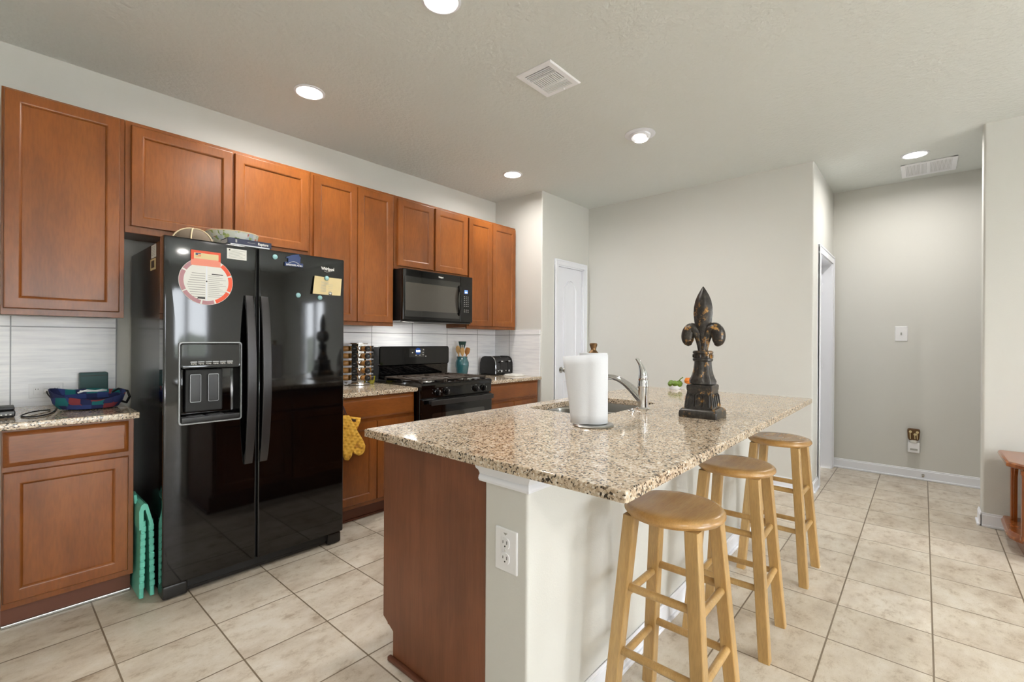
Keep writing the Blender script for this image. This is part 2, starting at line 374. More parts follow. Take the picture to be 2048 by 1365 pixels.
def rrect(u0, u1, v0, v1, r, n=1):
    if r <= 0 and n == 1: return [(u0, v0), (u1, v0), (u1, v1), (u0, v1)]
    r = max(r, 1e-5); pts = []
    for cx_, cy_, a0 in ((u0+r, v0+r, PI), (u1-r, v0+r, 1.5*PI), (u1-r, v1-r, 0), (u0+r, v1-r, 0.5*PI)):
        for k in range(n+1):
            a = a0+0.5*PI*k/n; pts.append((cx_+r*math.cos(a), cy_+r*math.sin(a)))
    return pts
def obj(name, mb, mat, parent=None, smooth=35, off=None, raw=False):
    bm = mb.bm
    bmesh.ops.recalc_face_normals(bm, faces=bm.faces)
    if parent is not None and not raw:
        o0 = ORG.get(parent.name, Vector((0, 0, 0)))
        if o0.length > 0: bmesh.ops.translate(bm, vec=-o0, verts=bm.verts)
    me = bpy.data.meshes.new(name)
    ang = math.radians(smooth)
    for f in bm.faces: f.smooth = True
    for e in bm.edges:
        if len(e.link_faces) == 2 and e.calc_face_angle(0) > ang: e.smooth = False
    bm.to_mesh(me); bm.free()
    for mm in (mat if isinstance(mat, list) else [mat]): me.materials.append(M[mm] if isinstance(mm, str) else mm)
    o = bpy.data.objects.new(name, me); COL.objects.link(o)
    wn = o.modifiers.new('weighted_normals', 'WEIGHTED_NORMAL'); wn.keep_sharp = True; wn.weight = 60
    if parent is not None:
        o.parent = parent; ORG[o.name] = ORG.get(parent.name, Vector((0, 0, 0)))
    else: ORG[o.name] = Vector((0, 0, 0))
    return o
def tag(o, label, cat, group=None, kind=None):
    o['label'] = label; o['category'] = cat
    if group: o['group'] = group
    if kind: o['kind'] = kind
    return o
def thing(name, label, cat, loc=(0, 0, 0), rotz=0.0, group=None, world=True):
    o = bpy.data.objects.new(name, None); COL.objects.link(o); o.empty_display_size = 0.05
    o.location = loc; o.rotation_euler = (0, 0, rotz)
    ORG[o.name] = Vector(loc) if world else Vector((0, 0, 0))
    return tag(o, label, cat, group)
def struct(name, mb, mat, parent=None):
    o = obj(name, mb, mat, parent)
    if parent is None: o['kind'] = 'structure'
    return o
def dup(root, loc, rotz=None, label=None):
    r = root.copy(); COL.objects.link(r); r.location = loc
    if rotz is not None: r.rotation_euler = (0, 0, rotz)
    if label: r['label'] = label
    for ch in list(root.children):
        c = ch.copy(); COL.objects.link(c); c.parent = r
        for g in list(ch.children):
            d = g.copy(); COL.objects.link(d); d.parent = c
    return r
def text(name, body, size, mat, parent, pos, facing='-y', ext=0.0006, bold=0.0, width=None):
    """flat lettering, built as a mesh, facing -y or -x"""
    cu = bpy.data.curves.new(name, 'FONT'); cu.body = body; cu.size = size; cu.extrude = ext; cu.offset = bold
    cu.align_x = 'CENTER'; cu.align_y = 'CENTER'; cu.resolution_u = 3
    t = bpy.data.objects.new('tmp', cu); COL.objects.link(t)
    me = bpy.data.meshes.new_from_object(t.evaluated_get(bpy.context.evaluated_depsgraph_get()))
    bpy.data.objects.remove(t); 
    if width:
        xs = [v.co.x for v in me.vertices]; k = width/(max(xs)-min(xs)); me.transform(Matrix.Diagonal((k, 1, 1, 1)))
    rot = {'-y': Matrix.Rotation(PI/2, 4, 'X'), '-x': Matrix.Rotation(-PI/2, 4, 'Z') @ Matrix.Rotation(PI/2, 4, 'X')}[facing]
    o0 = ORG.get(parent.name, Vector((0, 0, 0)))
    me.transform(Matrix.Translation(Vector(pos)-o0) @ rot)
    me.materials.clear(); me.materials.append(M[mat])
    o = bpy.data.objects.new(name, me); COL.objects.link(o); o.parent = parent; ORG[o.name] = o0
    return o

# ------------------------------------------------------------------ the room
ZC = 2.752; WY = 3.5; PX, PY = 3.68, 2.857; FX = 4.54; HY = 0.684; HX = 5.66; CY = -0.305
XL = -2.5
struct('floor', MB().box(XL, 5.9, YB-0.1, 3.7, -0.1, 0.0), 'floor')
struct('ceiling', MB().box(XL-0.2, 5.9, YB-0.2, 3.7, ZC, ZC+0.1), 'ceil')
struct('wall_kitchen', MB().box(XL-0.15, PX+0.1, WY, WY+0.12, 0, ZC), 'wall')
w = MB().box(PX, PX+0.12, PY, WY+0.05, 0, ZC, 0.012, 3, True)
w.box(PX+0.106, 3.945, PY, PY+0.1, 0, ZC).box(4.43, FX+0.01, PY, PY+0.1, 0, ZC).box(3.945, 4.43, PY, PY+0.1, 2.045, ZC)
struct('wall_pantry', w, 'wall')
struct('wall_far', MB().box(FX, FX+0.12, HY, PY+0.2, 0, ZC, 0.012, 3, True), 'wall')
HO0, HO1, HOZ = 4.83, 5.545, 2.03
w = MB().box(FX+0.106, HO0, HY, HY+0.12, 0, ZC).box(HO1, HX+0.1, HY, HY+0.12, 0, ZC).box(HO0, HO1, HY, HY+0.12, HOZ, ZC)
struct('wall_hall', w, 'wall')
struct('wall_hall_end', MB().box(HX, HX+0.12, -1.3, HY+0.1, 0, ZC), 'wall')
struct('wall_hall_right', MB().box(XR+0.05, HX+0.1, -1.3, -1.18, 0, ZC), 'wall')
struct('wall_left', MB().box(XL-0.15, XL, YB-0.1, WY+0.1, 0, ZC), 'wall')
# right wall: rounded end by the hall, two window openings further back
w = MB().box(XR, XR+0.13, -3.77, CY, 0, ZC, 0.014, 3, True)
ys = [YB-0.15]+[v for q in WIN_RIGHT for v in q[:2]]
w.box(XR, XR+0.13, ys[0], ys[1], 0, ZC)
for a0, a1, z0, z1 in WIN_RIGHT: w.box(XR, XR+0.13, a0, a1, 0, z0).box(XR, XR+0.13, a0, a1, z1, ZC)
struct('wall_right', w, 'wall')
w = MB(); xs = [XL-0.15]+[v for q in WIN_BACK for v in q[:2]]+[XR+0.13]
for k in range(0, len(xs), 2): w.box(xs[k], xs[k+1], YB-0.12, YB, 0, ZC)
for a0, a1, z0, z1 in WIN_BACK: w.box(a0, a1, YB-0.12, YB, 0, z0).box(a0, a1, YB-0.12, YB, z1, ZC)
struct('wall_back', w, 'wall')
# windows behind the camera
n = 0
for a0, a1, z0, z1 in WIN_BACK:
    n += 1; f = MB(); fw_ = 0.05
    f.box(a0, a0+fw_, YB-0.09, YB-0.03, z0, z1).box(a1-fw_, a1, YB-0.09, YB-0.03, z0, z1).box(a0, a1, YB-0.088, YB-0.032, z0, z0+fw_).box(a0, a1, YB-0.088, YB-0.032, z1-fw_, z1)
    f.box((a0+a1)/2-0.03, (a0+a1)/2+0.03, YB-0.086, YB-0.034, z0, z1)
    o = struct('window_%d' % n, f, 'trim')
    obj('window_pane', MB().box(a0+0.01, a1-0.01, YB-0.062, YB-0.058, z0+0.01, z1-0.01), 'glass', o)
for a0, a1, z0, z1 in WIN_RIGHT:
    n += 1; f = MB(); xa, xb = XR+0.05, XR+0.11; fw_ = 0.05
    f.box(xa, xb, a0, a0+fw_, z0, z1).box(xa, xb, a1-fw_, a1, z0, z1).box(xa+.002, xb-.002, a0, a1, z0, z0+fw_).box(xa+.002, xb-.002, a0, a1, z1-fw_, z1)
    f.box(xa+.004, xb-.004, (a0+a1)/2-0.05, (a0+a1)/2+0.05, z0, z1)
    o = struct('window_%d' % n, f, 'trim')
    obj('window_pane', MB().box(xa+0.028, xa+0.032, a0+0.01, a1-0.01, z0+0.01, z1-0.01), 'glass', o)
# garden seen through them
g = MB().box(-14, 20, -22, YB-0.2, -0.25, -0.15).box(XR+0.3, 20, YB-0.2, -1.0, -0.25, -0.15); go = struct('ground_outside', g, 'bounce_ground')  # unseen ground, made pale to bounce sunlight up onto the ceiling

hm = MB(); nx, nz = 60, 8; HV = []
for j in range(nz+1):
    row = []
    for i in range(nx+1):
        x = -3.0+13.0*i/nx; top = 1.15+0.20*math.sin(1.7*x)+0.13*math.sin(4.3*x+1)+0.10*math.sin(9.1*x)
        a_ = PI*j/nz; row.append((x, -12.6+0.75*math.cos(a_)+0.10*math.sin(7*x+3*j), -0.16+(top+0.16)*math.sin(a_)**0.6 if 0 < j < nz else -0.16))
    HV.append(row)
hm.loft([[HV[j][i] for j in range(nz+1)] for i in range(nx+1)]); struct('hedge_outside', hm, 'hedge')

# baseboards and trim
def baseboard(name, segs):
    """segs: (x0,y0,x1,y1,nx,ny) along a wall with normal (nx,ny)"""
    m = MB()
    for x0, y0, x1, y1, nx, ny in segs:
        for t, z1 in ((0.013, 0.082), (0.009, 0.094), (0.024, 0.016)):
            ax, bx = sorted((x0, x1)); ay, by = sorted((y0, y1))
            if nx: ax, bx = sorted((x0, x0+nx*t))
            if ny: ay, by = sorted((y0, y0+ny*t))
            m.box(ax, bx, ay, by, 0, z1, 0.003, 1)
    return struct(name, m, 'trim')
baseboard('baseboard_far', [(FX, HY, FX, PY-0.001, -1, 0), (FX-0.013, HY, HO0-0.075, HY, 0, -1)])
baseboard('baseboard_hall', [(HX, -1.17, HX, HY, -1, 0)])
baseboard('baseboard_right', [(XR, -3.7, XR, CY, -1, 0), (XR-0.013, CY, XR+0.143, CY, 0, 1)])
baseboard('baseboard_pantry', [(PX-0.0, PY, 3.885, PY, 0, -1)])

# doors
def panel_door(name, x0, x1, y, ztop, knob_side, arch=True):
    """white moulded door leaf filling an opening in a wall facing -y; y = leaf face"""
    d = struct(name, MB().box(x0, x1, y, y+0.035, 0.012, ztop, 0.002, 1), 'door')
    px0, px1 = x0+0.105, x1-0.105
    def ring(z0, z1, arc):
        pts = [(px0, z0), (px1, z0), (px1, z1-(arc and 0.10))]
        if arc:
            for k in range(1, 12):
                t = k/12; x = px1+(px0-px1)*t; pts.append((x, z1-0.10+0.10*math.sin(PI*t)**0.9))
        pts.append((px0, z1-(arc and 0.10)))
        return pts
    for z0, z1, arc in ((0.98, ztop-0.13, arch), (0.20, 0.84, False)):
        p = ring(z0, z1, arc); c = (sum(q[0] for q in p)/len(p), sum(q[1] for q in p)/len(p))
        def sc(k, dd): return [(c[0]+(u-c[0])*(1-k/(abs(px1-px0)/2)), y+dd, c[1]+(v-c[1])*(1-k/((z1-z0)/2))) for u, v in p]
        m = MB().loft([sc(0, 0.002), sc(0.005, -0.009), sc(0.014, -0.011), sc(0.024, -0.002), sc(0.045, -0.001), sc(0.060, -0.008)])
        obj('moulded_panel', m, 'door', d)
    kx = x0+0.068 if knob_side < 0 else x1-0.068
    k = MB().lathe([(0.030, 0), (0.032, -0.006), (0.012, -0.010), (0.011, -0.034), (0.022, -0.040), (0.028, -0.052), (0.024, -0.064), (0.010, -0.069), (0.001, -0.069)], (kx, y, 0.945), 20, 'y')
    obj('door_knob', k, 'nickel', d)
    hx = x1-0.002 if knob_side < 0 else x0+0.002
    for hz in (0.3, 1.05, ztop-0.22):
        obj('hinge', MB().tube([(hx, y-0.006, hz-0.045), (hx, y-0.006, hz+0.045)], 0.007, 10), 'trim', d)
    return d
def casing(name, x0, x1, ztop, ywall, wd=0.058):
    m = MB()
    for a, b_, z0, z1 in ((x0-wd, x0, 0, ztop), (x1, x1+wd, 0, ztop), (x0-wd, x1+wd, ztop, ztop+wd)):
        m.box(a, b_, ywall-0.016, ywall+0.01, z0, z1, 0.004, 2)
    for a, b_ in ((x0-wd+0.0, x0-wd+0.018), (x1+wd-0.018, x1+wd)): m.box(a, b_, ywall-0.021, ywall-0.001, 0, ztop+wd-0.018, 0.003, 1)
    m.box(x0-wd, x1+wd, ywall-0.021, ywall-0.001, ztop+wd-0.018, ztop+wd, 0.003, 1)
    m.box(x0-0.002, x0+0.012, ywall-0.004, ywall+0.12, 0, ztop).box(x1-0.012, x1+0.002, ywall-0.004, ywall+0.12, 0, ztop).box(x0, x1, ywall-0.004, ywall+0.12, ztop-0.012, ztop+0.002)
    return struct(name, m, 'trim')
panel_door('door_1', 3.957, 4.418, PY+0.012, 2.032, -1)
casing('trim_1', 3.945, 4.43, 2.045, PY)
panel_door('door_2', HO0+0.012, HO1-0.012, HY+0.082, HOZ-0.012, -1)
casing('trim_2', HO0, HO1, HOZ, HY, 0.07)

# tiled backsplash
struct('wall_backsplash', MB().box(0.0-0.45, 0.502, WY-0.012, WY, 0.885, 1.364).box(1.49, PX, WY-0.012, WY, 0.885, 1.364).box(2.17, 2.98, WY-0.012, WY, 1.364, 1.405), 'splashx')
struct('wall_backsplash_side', MB().box(PX-0.011, PX, PY+0.016, WY-0.010, 0.885, 1.362), 'splashy')

# ------------------------------------------------------------------ cabinets
def cab_door(par, x0, x1, z0, z1, y, w_=0.055, name='door'):
    m = MB().rings([(x0, x1, z0, z1, y+0.020), (x0, x1, z0, z1, y+0.006), (x0+0.003, x1-0.003, z0+0.003, z1-0.003, y+0.001), (x0+0.006, x1-0.006, z0+0.006, z1-0.006, y),
                    (x0+w_-0.008, x1-w_+0.008, z0+w_-0.008, z1-w_+0.008, y), (x0+w_, x1-w_, z0+w_, z1-w_, y+0.005), (x0+w_+0.004, x1-w_-0.004, z0+w_+0.004, z1-w_-0.004, y+0.011),
                    (x0+w_+0.010, x1-w_-0.010, z0+w_+0.010, z1-w_-0.010, y+0.010)])
    return obj(name, m, 'cab', par)
def cab_drawer(par, x0, x1, z0, z1, y):
    m = MB().rings([(x0, x1, z0, z1, y+0.020), (x0, x1, z0, z1, y+0.011), (x0+0.004, x1-0.004, z0+0.004, z1-0.004, y+0.008), (x0+0.016, x1-0.016, z0+0.016, z1-0.016, y+0.001), (x0+0.020, x1-0.020, z0+0.020, z1-0.020, y)])
    return obj('drawer', m, 'cabh', par)
def upper(label, x0, x1, z0, doors, group='cherry wall cabinets'):
    t = thing('wall_cabinet', label, 'cabinet', ((x0+x1)/2, WY, z0), 0, group)
    b = MB().box(x0+0.001, x1-0.001, 3.196, WY-0.001, z0+0.012, 2.418, 0.001, 1)
    b.box(x0+0.001, x1-0.001, 3.195, 3.214, z0, z0+0.04, 0.001, 1)
    obj('cabinet_body', b, 'cab', t)
    for a, c, za, zb in doors: cab_door(t, a, c, za, zb, 3.175)
    return t
upper('tall single-door cherry wall cabinet left of the refrigerator', 0.045, 0.490, 1.360, [(0.053, 0.468, 1.389, 2.408)])
upper('wide two-door cherry wall cabinet above the black refrigerator', 0.490, 1.490, 1.820, [(0.514, 1.002, 1.856, 2.396), (1.014, 1.473, 1.856, 2.396)])
upper('tall two-door cherry wall cabinet between refrigerator and microwave', 1.490, 2.170, 1.360, [(1.510, 1.842, 1.387, 2.397), (1.846, 2.157, 1.387, 2.397)])
upper('short two-door cherry wall cabinet directly above the microwave', 2.170, 2.976, 1.826, [(2.202, 2.566, 1.852, 2.397), (2.588, 2.968, 1.852, 2.397)])
upper('tall two-door cherry wall cabinet right of the microwave in the corner', 2.976, 3.660, 1.360, [(2.984, 3.299, 1.387, 2.397), (3.303, 3.645, 1.387, 2.397)])
YF = 2.885; YD = 2.864; ZT = 0.895; YC = 2.842; TH = 0.030
def base(label, x0, x1, drawers, doors):
    t = thing('base_cabinet', label, 'cabinet', ((x0+x1)/2, WY-0.02, 0), 0, 'cherry base cabinets')
    b = MB().box(x0+0.001, x1-0.001, YF, WY-0.014, 0.105, ZT-TH-0.001, 0.001, 1)
    obj('cabinet_body', b, 'cab', t)
    obj('toe_kick', MB().box(x0+0.001, x1-0.001, 2.955, 2.975, 0, 0.106).box(x0+0.001, x1-0.001, 2.975, WY-0.014, 0.0, 0.104), 'toe', t)
    obj('shoe_moulding', MB().box(x0+0.001, x1-0.001, 2.944, 2.956, 0.0, 0.014, 0.003, 2), 'steel' if x1 < 1 else 'toe', t)
    for d in drawers: cab_drawer(t, *d, YD)
    for d in doors: cab_door(t, *d, YD)
    return t
base('cherry base cabinet left of the refrigerator with one drawer over one door', 0.045, 0.482, [(0.050, 0.460, 0.706, 0.853)], [(0.050, 0.459, 0.135, 0.684)])
base('cherry base cabinet between refrigerator and range with yellow mitts hanging on it', 1.490, 2.150, [(1.512, 2.138, 0.706, 0.850)], [(1.512, 1.820, 0.135, 0.684), (1.824, 2.138, 0.135, 0.684)])
base('cherry base cabinet in the corner right of the range', 2.925, 3.655, [(2.945, 3.625, 0.706, 0.850)], [(2.945, 3.275, 0.135, 0.684), (3.279, 3.625, 0.135, 0.684)])
def slab(name, label, x0, x1, y0, y1, z1, hole=None, group=None):
    m = MB()
    if hole is None: m.box(x0, x1, y0, y1, z1-TH, z1, 0.005, 2)
    else:
        h0, h1, k0, k1, r = hole; nn = 6
        f = lambda u0, u1, v0, v1, rad, z: [(u, v, z) for u, v in rrect(u0, u1, v0, v1, rad, nn)]
        m.loft([f(h0, h1, k0, k1, r, z1-TH), f(x0, x1, y0, y1, 0.004, z1-TH), f(x0, x1, y0, y1, 0.004, z1-0.006), f(x0+0.002, x1-0.002, y0+0.002, y1-0.002, 0.004, z1-0.002), f(x0+0.006, x1-0.006, y0+0.006, y1-0.006, 0.004, z1),
                f(h0-0.002, h1+0.002, k0-0.002, k1+0.002, r, z1), f(h0, h1, k0, k1, r, z1-0.002)], False, False, True)
    o = obj(name, m, 'granite'); tag(o, label, 'countertop', group); return o
slab('granite_countertop', 'speckled granite countertop left of the refrigerator holding a blue basket', 0.030, 0.497, YC, WY-0.013, ZT)
slab('granite_countertop', 'speckled granite countertop between refrigerator and range holding the spice rack', 1.475, 2.155, YC, WY-0.013, ZT)
slab('granite_countertop', 'speckled granite countertop in the corner holding the black toaster', 2.921, PX-0.012, YC, WY-0.013, ZT)

# ------------------------------------------------------------------ island
IX0, IX1 = 1.045, 3.420
struct('wall_island', MB().box(IX0, IX1, 0.858, 1.035, 0, ZT-TH-0.001, 0.010, 3, True), 'wall')
t = thing('island_cabinet', 'cherry island cabinet with smooth end panel under the long granite top', 'cabinet', (2.2, 1.3, 0))
b = MB().prism([(1.036, 0), (1.545, 0), (1.545, 0.112), (1.612, 0.150), (1.612, ZT-TH-0.001), (1.036, ZT-TH-0.001)], IX0+0.012, IX0+0.026, 'yz')
obj('end_panel', b, 'panel', t)
b = MB().box(IX0+0.027, IX1-0.01, 1.037, 1.605, 0.112, ZT-TH-0.001).box(IX0+0.027, IX1-0.01, 1.037, 1.543, 0, 0.113)
# room for the sink bowls
obj('cabinet_body', MB().box(IX0+0.027, 1.85, 1.037, 1.605, 0.112, ZT-TH-0.001).box(2.63, IX1-0.01, 1.037, 1.605, 0.112, ZT-TH-0.001).box(1.84, 2.64, 1.037, 1.605, 0.112, 0.60).box(1.84, 2.64, 1.598, 1.605, 0.59, ZT-TH-0.001).box(IX0+0.027, IX1-0.01, 1.037, 1.543, 0, 0.113), 'cab', t)
b.bm.free()
obj('shoe_moulding', MB().box(IX0-0.006, IX0+0.013, 1.04, 1.560, 0, 0.020, 0.006, 3), 'toe', t)
for a, c in ((IX0+0.03, 1.60), (1.61, 2.2), (2.21, 2.8), (2.81, 3.40)):
    m = MB().rings([(a, c, 0.15, 0.68, 1.606), (a, c, 0.15, 0.68, 1.620), (a+.005, c-.005, 0.155, 0.675, 1.626), (a+.055, c-.055, 0.205, 0.625, 1.626), (a+.062, c-.062, 0.212, 0.618, 1.616)])
    obj('door', m, 'cab', t)
    m = MB().rings([(a, c, 0.70, 0.845, 1.606), (a, c, 0.70, 0.845, 1.618), (a+.016, c-.016, 0.716, 0.829, 1.626)])
    obj('drawer', m, 'cabh', t)
slab('granite_countertop', 'long speckled granite island top with sink, statue and paper towels', 1.003, 3.462, 0.525, 1.672, ZT, (1.905, 2.575, 1.150, 1.575, 0.045))
# crown moulding under the overhang
prof = [(0.000, 0.808), (0.010, 0.808), (0.014, 0.816), (0.012, 0.824), (0.008, 0.830), (0.014, 0.842), (0.026, 0.852), (0.030, 0.864), (0.000, 0.864)]
m = MB(); R_ = []
for cx_, cy_, sx, sy in ((IX0, 1.050, -1, 0), (IX0, 0.858, -1, -1), (IX1, 0.858, 0, -1)):
    R_.append([(cx_+sx*d, cy_+sy*d, z) for d, z in prof])
m.loft(R_); struct('trim_3', m, 'trim')
baseboard('baseboard_island', [(IX0+0.0, 0.858, IX1, 0.858, 0, -1)])

def outlet(label, kind='duplex'): pass
# outlet on the end of the island wall
t = thing('electrical_outlet', 'white duplex outlet plate on the end of the island half wall', 'outlet', (IX0, 0.940, 0.617))
m = MB().rings([(0.896, 0.984, 0.552, 0.682, IX0-0.0002, .003), (0.896, 0.984, 0.552, 0.682, IX0-0.003, .003), (0.900, 0.980, 0.556, 0.678, IX0-0.006, .003)], 'yz', 0.003, 2)
obj('cover_plate', m, 'white', t)
for zc in (0.640, 0.594):
    m = MB().rings([(0.923, 0.957, zc-0.0165, zc+0.0165, IX0-0.0055, .012), (0.9235, 0.9565, zc-0.016, zc+0.016, IX0-0.0085, .012)], 'yz', .012, 5)
    r = obj('receptacle', m, 'white', t)
    s_ = MB().box(IX0-0.0095, IX0-0.008, 0.9315, 0.9335, zc-0.002, zc+0.008).box(IX0-0.0095, IX0-0.008, 0.9465, 0.9485, zc-0.001, zc+0.007).lathe([(0.0025, -0.0095), (0.0025, -0.008)], (IX0, 0.94, zc-0.009), 10, 'x')
    obj('slots', s_, 'slot', r)
obj('screw', MB().lathe([(0.003, -0.0075), (0.003, -0.005)], (IX0, 0.94, 0.617), 10, 'x'), 'dot', t)
obj('plate_mark', MB().prism([(0.932, 0.670), (0.948, 0.670), (0.940, 0.663)], IX0-0.0068, IX0-0.0055, 'yz'), 'ink', t)

# ------------------------------------------------------------------ refrigerator
FXA, FXB, FY = 0.553, 1.464, 2.675
fr = thing('refrigerator', 'tall black side-by-side refrigerator with ice and water dispenser', 'refrigerator', ((FXA+FXB)/2, 3.05, 0))
m = MB().box(FXA+0.006, FXB-0.006, 2.748, 3.44, 0.03, 1.728, 0.004, 2)
obj('cabinet_body', m, 'blackside', fr)
def fdoor(x0, x1, hole=None):
    z0, z1 = 0.074, 1.742; nn = 5
    f = lambda a, c, p, q, rad, y: [(u, y, v) for u, v in rrect(a, c, p, q, rad, nn)]
    R = [f(x0, x1, z0, z1, 0.006, 2.744), f(x0, x1, z0, z1, 0.006, FY+0.010), f(x0+.002, x1-.002, z0+.002, z1-.002, 0.007, FY+0.004), f(x0+.009, x1-.009, z0+.009, z1-.009, 0.008, FY)]
    if hole:
        a, c, p, q = hole
        R += [f(a, c, p, q, 0.012, FY), f(a+.003, c-.003, p+.003, q-.003, 0.010, FY+0.004), f(a+.012, c-.012, p+.02, q-.002, 0.01, FY+0.066)]
    return obj('door', MB().loft(R), 'black', fr)
dl = fdoor(FXA, 0.961, (0.622, 0.882, 0.856, 1.128)); dr = fdoor(0.971, FXB)
obj('door_gap', MB().box(0.955, 0.977, 2.70, 2.75, 0.08, 1.735), 'matte', fr)
# dispenser
R = []
for (a, c, p, q, y, rad) in ((0.612, 0.890, 0.832, 1.236, FY+0.001, .014), (0.612, 0.890, 0.832, 1.236, FY-0.005, .014), (0.614, 0.888, 0.834, 1.234, FY-0.007, .013), (0.618, 0.884, 0.838, 1.230, FY-0.007, .012), (0.620, 0.882, 0.840, 1.228, FY-0.004, .011), (0.620, 0.882, 0.840, 1.228, FY+0.001, .011)):
    R.append([(u, y, v) for u, v in rrect(a, c, p, q, rad, 5)])
obj('dispenser_trim', MB().loft(R, False, False, True), 'outline', dl)
m = MB().loft([[(u, FY+0.012, v) for u, v in rrect(0.6205, 0.8815, 1.100, 1.2275, 0.010, 4)], [(u, FY-0.006, v) for u, v in rrect(0.6205, 0.8815, 1.108, 1.2275, 0.010, 4)], [(u, FY-0.004, v) for u, v in rrect(0.625, 0.877, 1.12, 1.223, 0.010, 4)]])
cp = obj('dispenser_panel', m, 'black', dl)
for k in range(6):
    x = 0.660+k*0.0315
    obj('button', MB().box(x, x+0.0285, FY-0.0085, FY-0.005, 1.134, 1.140, 0.001, 1), 'outline', cp)
    m = MB()
    for j in range(4): m.box(x+0.003+j*0.006, x+0.003+j*0.006+0.0045, FY-0.0075, FY-0.005, 1.126-(0.002 if j % 2 else 0), 1.1315)
    obj('button_print', m, 'ink', cp)
m = MB().box(0.650, 0.815, FY+0.040, FY+0.062, 0.885, 1.10, 0.008, 2); obj('dispenser_back', m, 'matte', dl)
for x0, x1 in ((0.668, 0.714), (0.746, 0.792)):
    R = [[(u, y, v) for u, v in rrect(x0+i, x1-i, 0.936+i, 1.074-i, 0.006, 4)] for y, i in ((FY+0.042, 0), (FY+0.030, 0), (FY+0.028, 0.001), (FY+0.028, 0.0025), (FY+0.031, 0.003))]
    p_ = obj('dispenser_paddle', MB().loft(R), 'blacksat', dl)
    R = [[(u, y, v) for u, v in rrect(x0+i, x1-i, 0.936+i, 1.074-i, 0.006, 4)] for y, i in ((FY+0.029, -.0006), (FY+0.0272, -.0006), (FY+0.0272, 0.0016), (FY+0.029, 0.0016))]
    obj('paddle_rim', MB().loft(R, False, False, True), 'outline', p_)
m = MB().box(0.624, 0.880, FY-0.010, FY+0.060, 0.842, 0.868, 0.004, 2); tr_ = obj('drip_tray', m, 'blacksat', dl)
for k in range(2): obj('tray_grid', MB().box(0.655+k*0.085, 0.725+k*0.085, FY+0.004, FY+0.05, 0.8675, 0.8705), 'grey', tr_)
# handles
def fhandle(xc, par):
    R = []; n = 22
    for k in range(n+1):
        t_ = k/n; z = 0.594+(1.480-0.594)*t_
        bow = 0.052*math.sin(PI*min(1, max(0, t_)))**0.75+0.014
        w_ = 0.0195+0.003*math.sin(PI*t_); yo = FY-bow; th_ = 0.013 if 0 < k < n else 0.011
        back = min(FY-0.001, yo+th_)+ (0.0 if 0.05 < t_ < 0.95 else 0.012)
        back = min(back, FY-0.0005)
        R.append([(u, v, z) for u, v in rrect(xc-w_, xc+w_, yo, back, 0.004, 3)])
    o = obj('door_handle', MB().loft(R), 'grey', par)
    for za in (0.598, 1.444): obj('handle_mount', MB().box(xc-0.014, xc+0.014, FY-0.016, FY+0.001, za, za+0.032, 0.003, 1), 'matte', o)
fhandle(0.920, dl); fhandle(0.995, dr)
# kick grille with end caps
m = MB().box(0.62, 1.40, 2.705, 2.75, 0.028, 0.072, 0.004, 1)
obj('kick_grille', m, 'matte', fr)
m = MB().box(FXA+0.004, 0.660, 2.690, 2.78, 0.006, 0.070, 0.010, 2).box(1.372, FXB-0.006, 2.690, 2.78, 0.006, 0.070, 0.010, 2).box(0.655, 1.375, 2.712, 2.74, 0.012, 0.04, 0.003, 1)
obj('foot_cover', m, 'blacksat', fr)
for x in (FXA+0.02, FXB-0.045): obj('roller_foot', MB().lathe([(0.012, 0), (0.012, 0.03)], (x+0.012, 2.72, 0.0), 16), 'matte', fr)
for x in (FXA+0.02, FXB-0.10): obj('hinge_cover', MB().box(x, x+0.07, 2.69, 2.752, 1.727, 1.7415, 0.005, 2), 'blacksat', fr)
text('logo', 'Whirlpool', 0.026, 'dot', dr, (1.357, FY-0.0008, 1.673), width=0.080, bold=0.0007)
obj('logo_swoosh', MB().tube([(1.335, FY-0.0008, 1.660), (1.350, FY-0.0008, 1.6545), (1.375, FY-0.0008, 1.660), (1.386, FY-0.0008, 1.668)], 0.0011, 6), 'dot', dr)

# things stuck on the refrigerator
y = FY-0.0015
t = thing('paper_wheel_chart', 'round paper wheel chart with red rim stuck on the freezer door', 'chart', (0.728, FY, 1.537))
c = (0.728, FY-0.001, 1.537)
obj('disc', MB().lathe([(0.117, 0.001), (0.117, -0.0015), (0.001, -0.0016)], c, 56, 'y'), 'card', t)
def band(a0, a1, mat):
    vs = []; fs = []; n = 8
    for k in range(n+1):
        a = math.radians(a0+(a1-a0)*k/n)
        for r_ in (0.097, 0.1155): vs.append((c[0]+r_*math.cos(a), c[1]-0.0022, c[2]+r_*math.sin(a)))
    for k in range(n): fs.append((2*k, 2*k+1, 2*k+3, 2*k+2))
    m = MB(); m.faces(vs, fs); return obj('rim_segment', m, mat, t)
for a0, a1, mt in ((58, 86, 'red'), (20, 52, 'red'), (-24, 16, 'red'), (-68, -28, 'red'), (-100, -72, 'mauve'), (-150, -104, 'mauve'), (154, 207, 'mauve'), (118, 150, 'mauve'), (90, 114, 'palered')): band(a0, a1, mt)
m = MB()
for k in range(11): m.box(0.645+0.02*(abs(k-5)/5), 0.722, y-0.0012, y-0.0008, 1.572-k*0.0115, 1.5755-k*0.0115)
for k in range(12): m.box(0.735, 0.735+0.03+0.028*((k*7) % 3)/2+0.02, y-0.0012, y-0.0008, 1.565-k*0.0095, 1.5675-k*0.0095)
obj('print_lines', m, 'ink', t)
obj('divider', MB().box(0.7255, 0.7305, y-0.0014, y-0.0008, 1.425, 1.645), 'paper', t)
obj('print_bar', MB().box(0.750, 0.800, y-0.0014, y-0.0009, 1.5725, 1.577).box(0.690, 0.722, y-0.0014, y-0.0009, 1.449, 1.457).box(0.683, 0.692, y-0.0014, y-0.0009, 1.438, 1.450), 'slot', t)
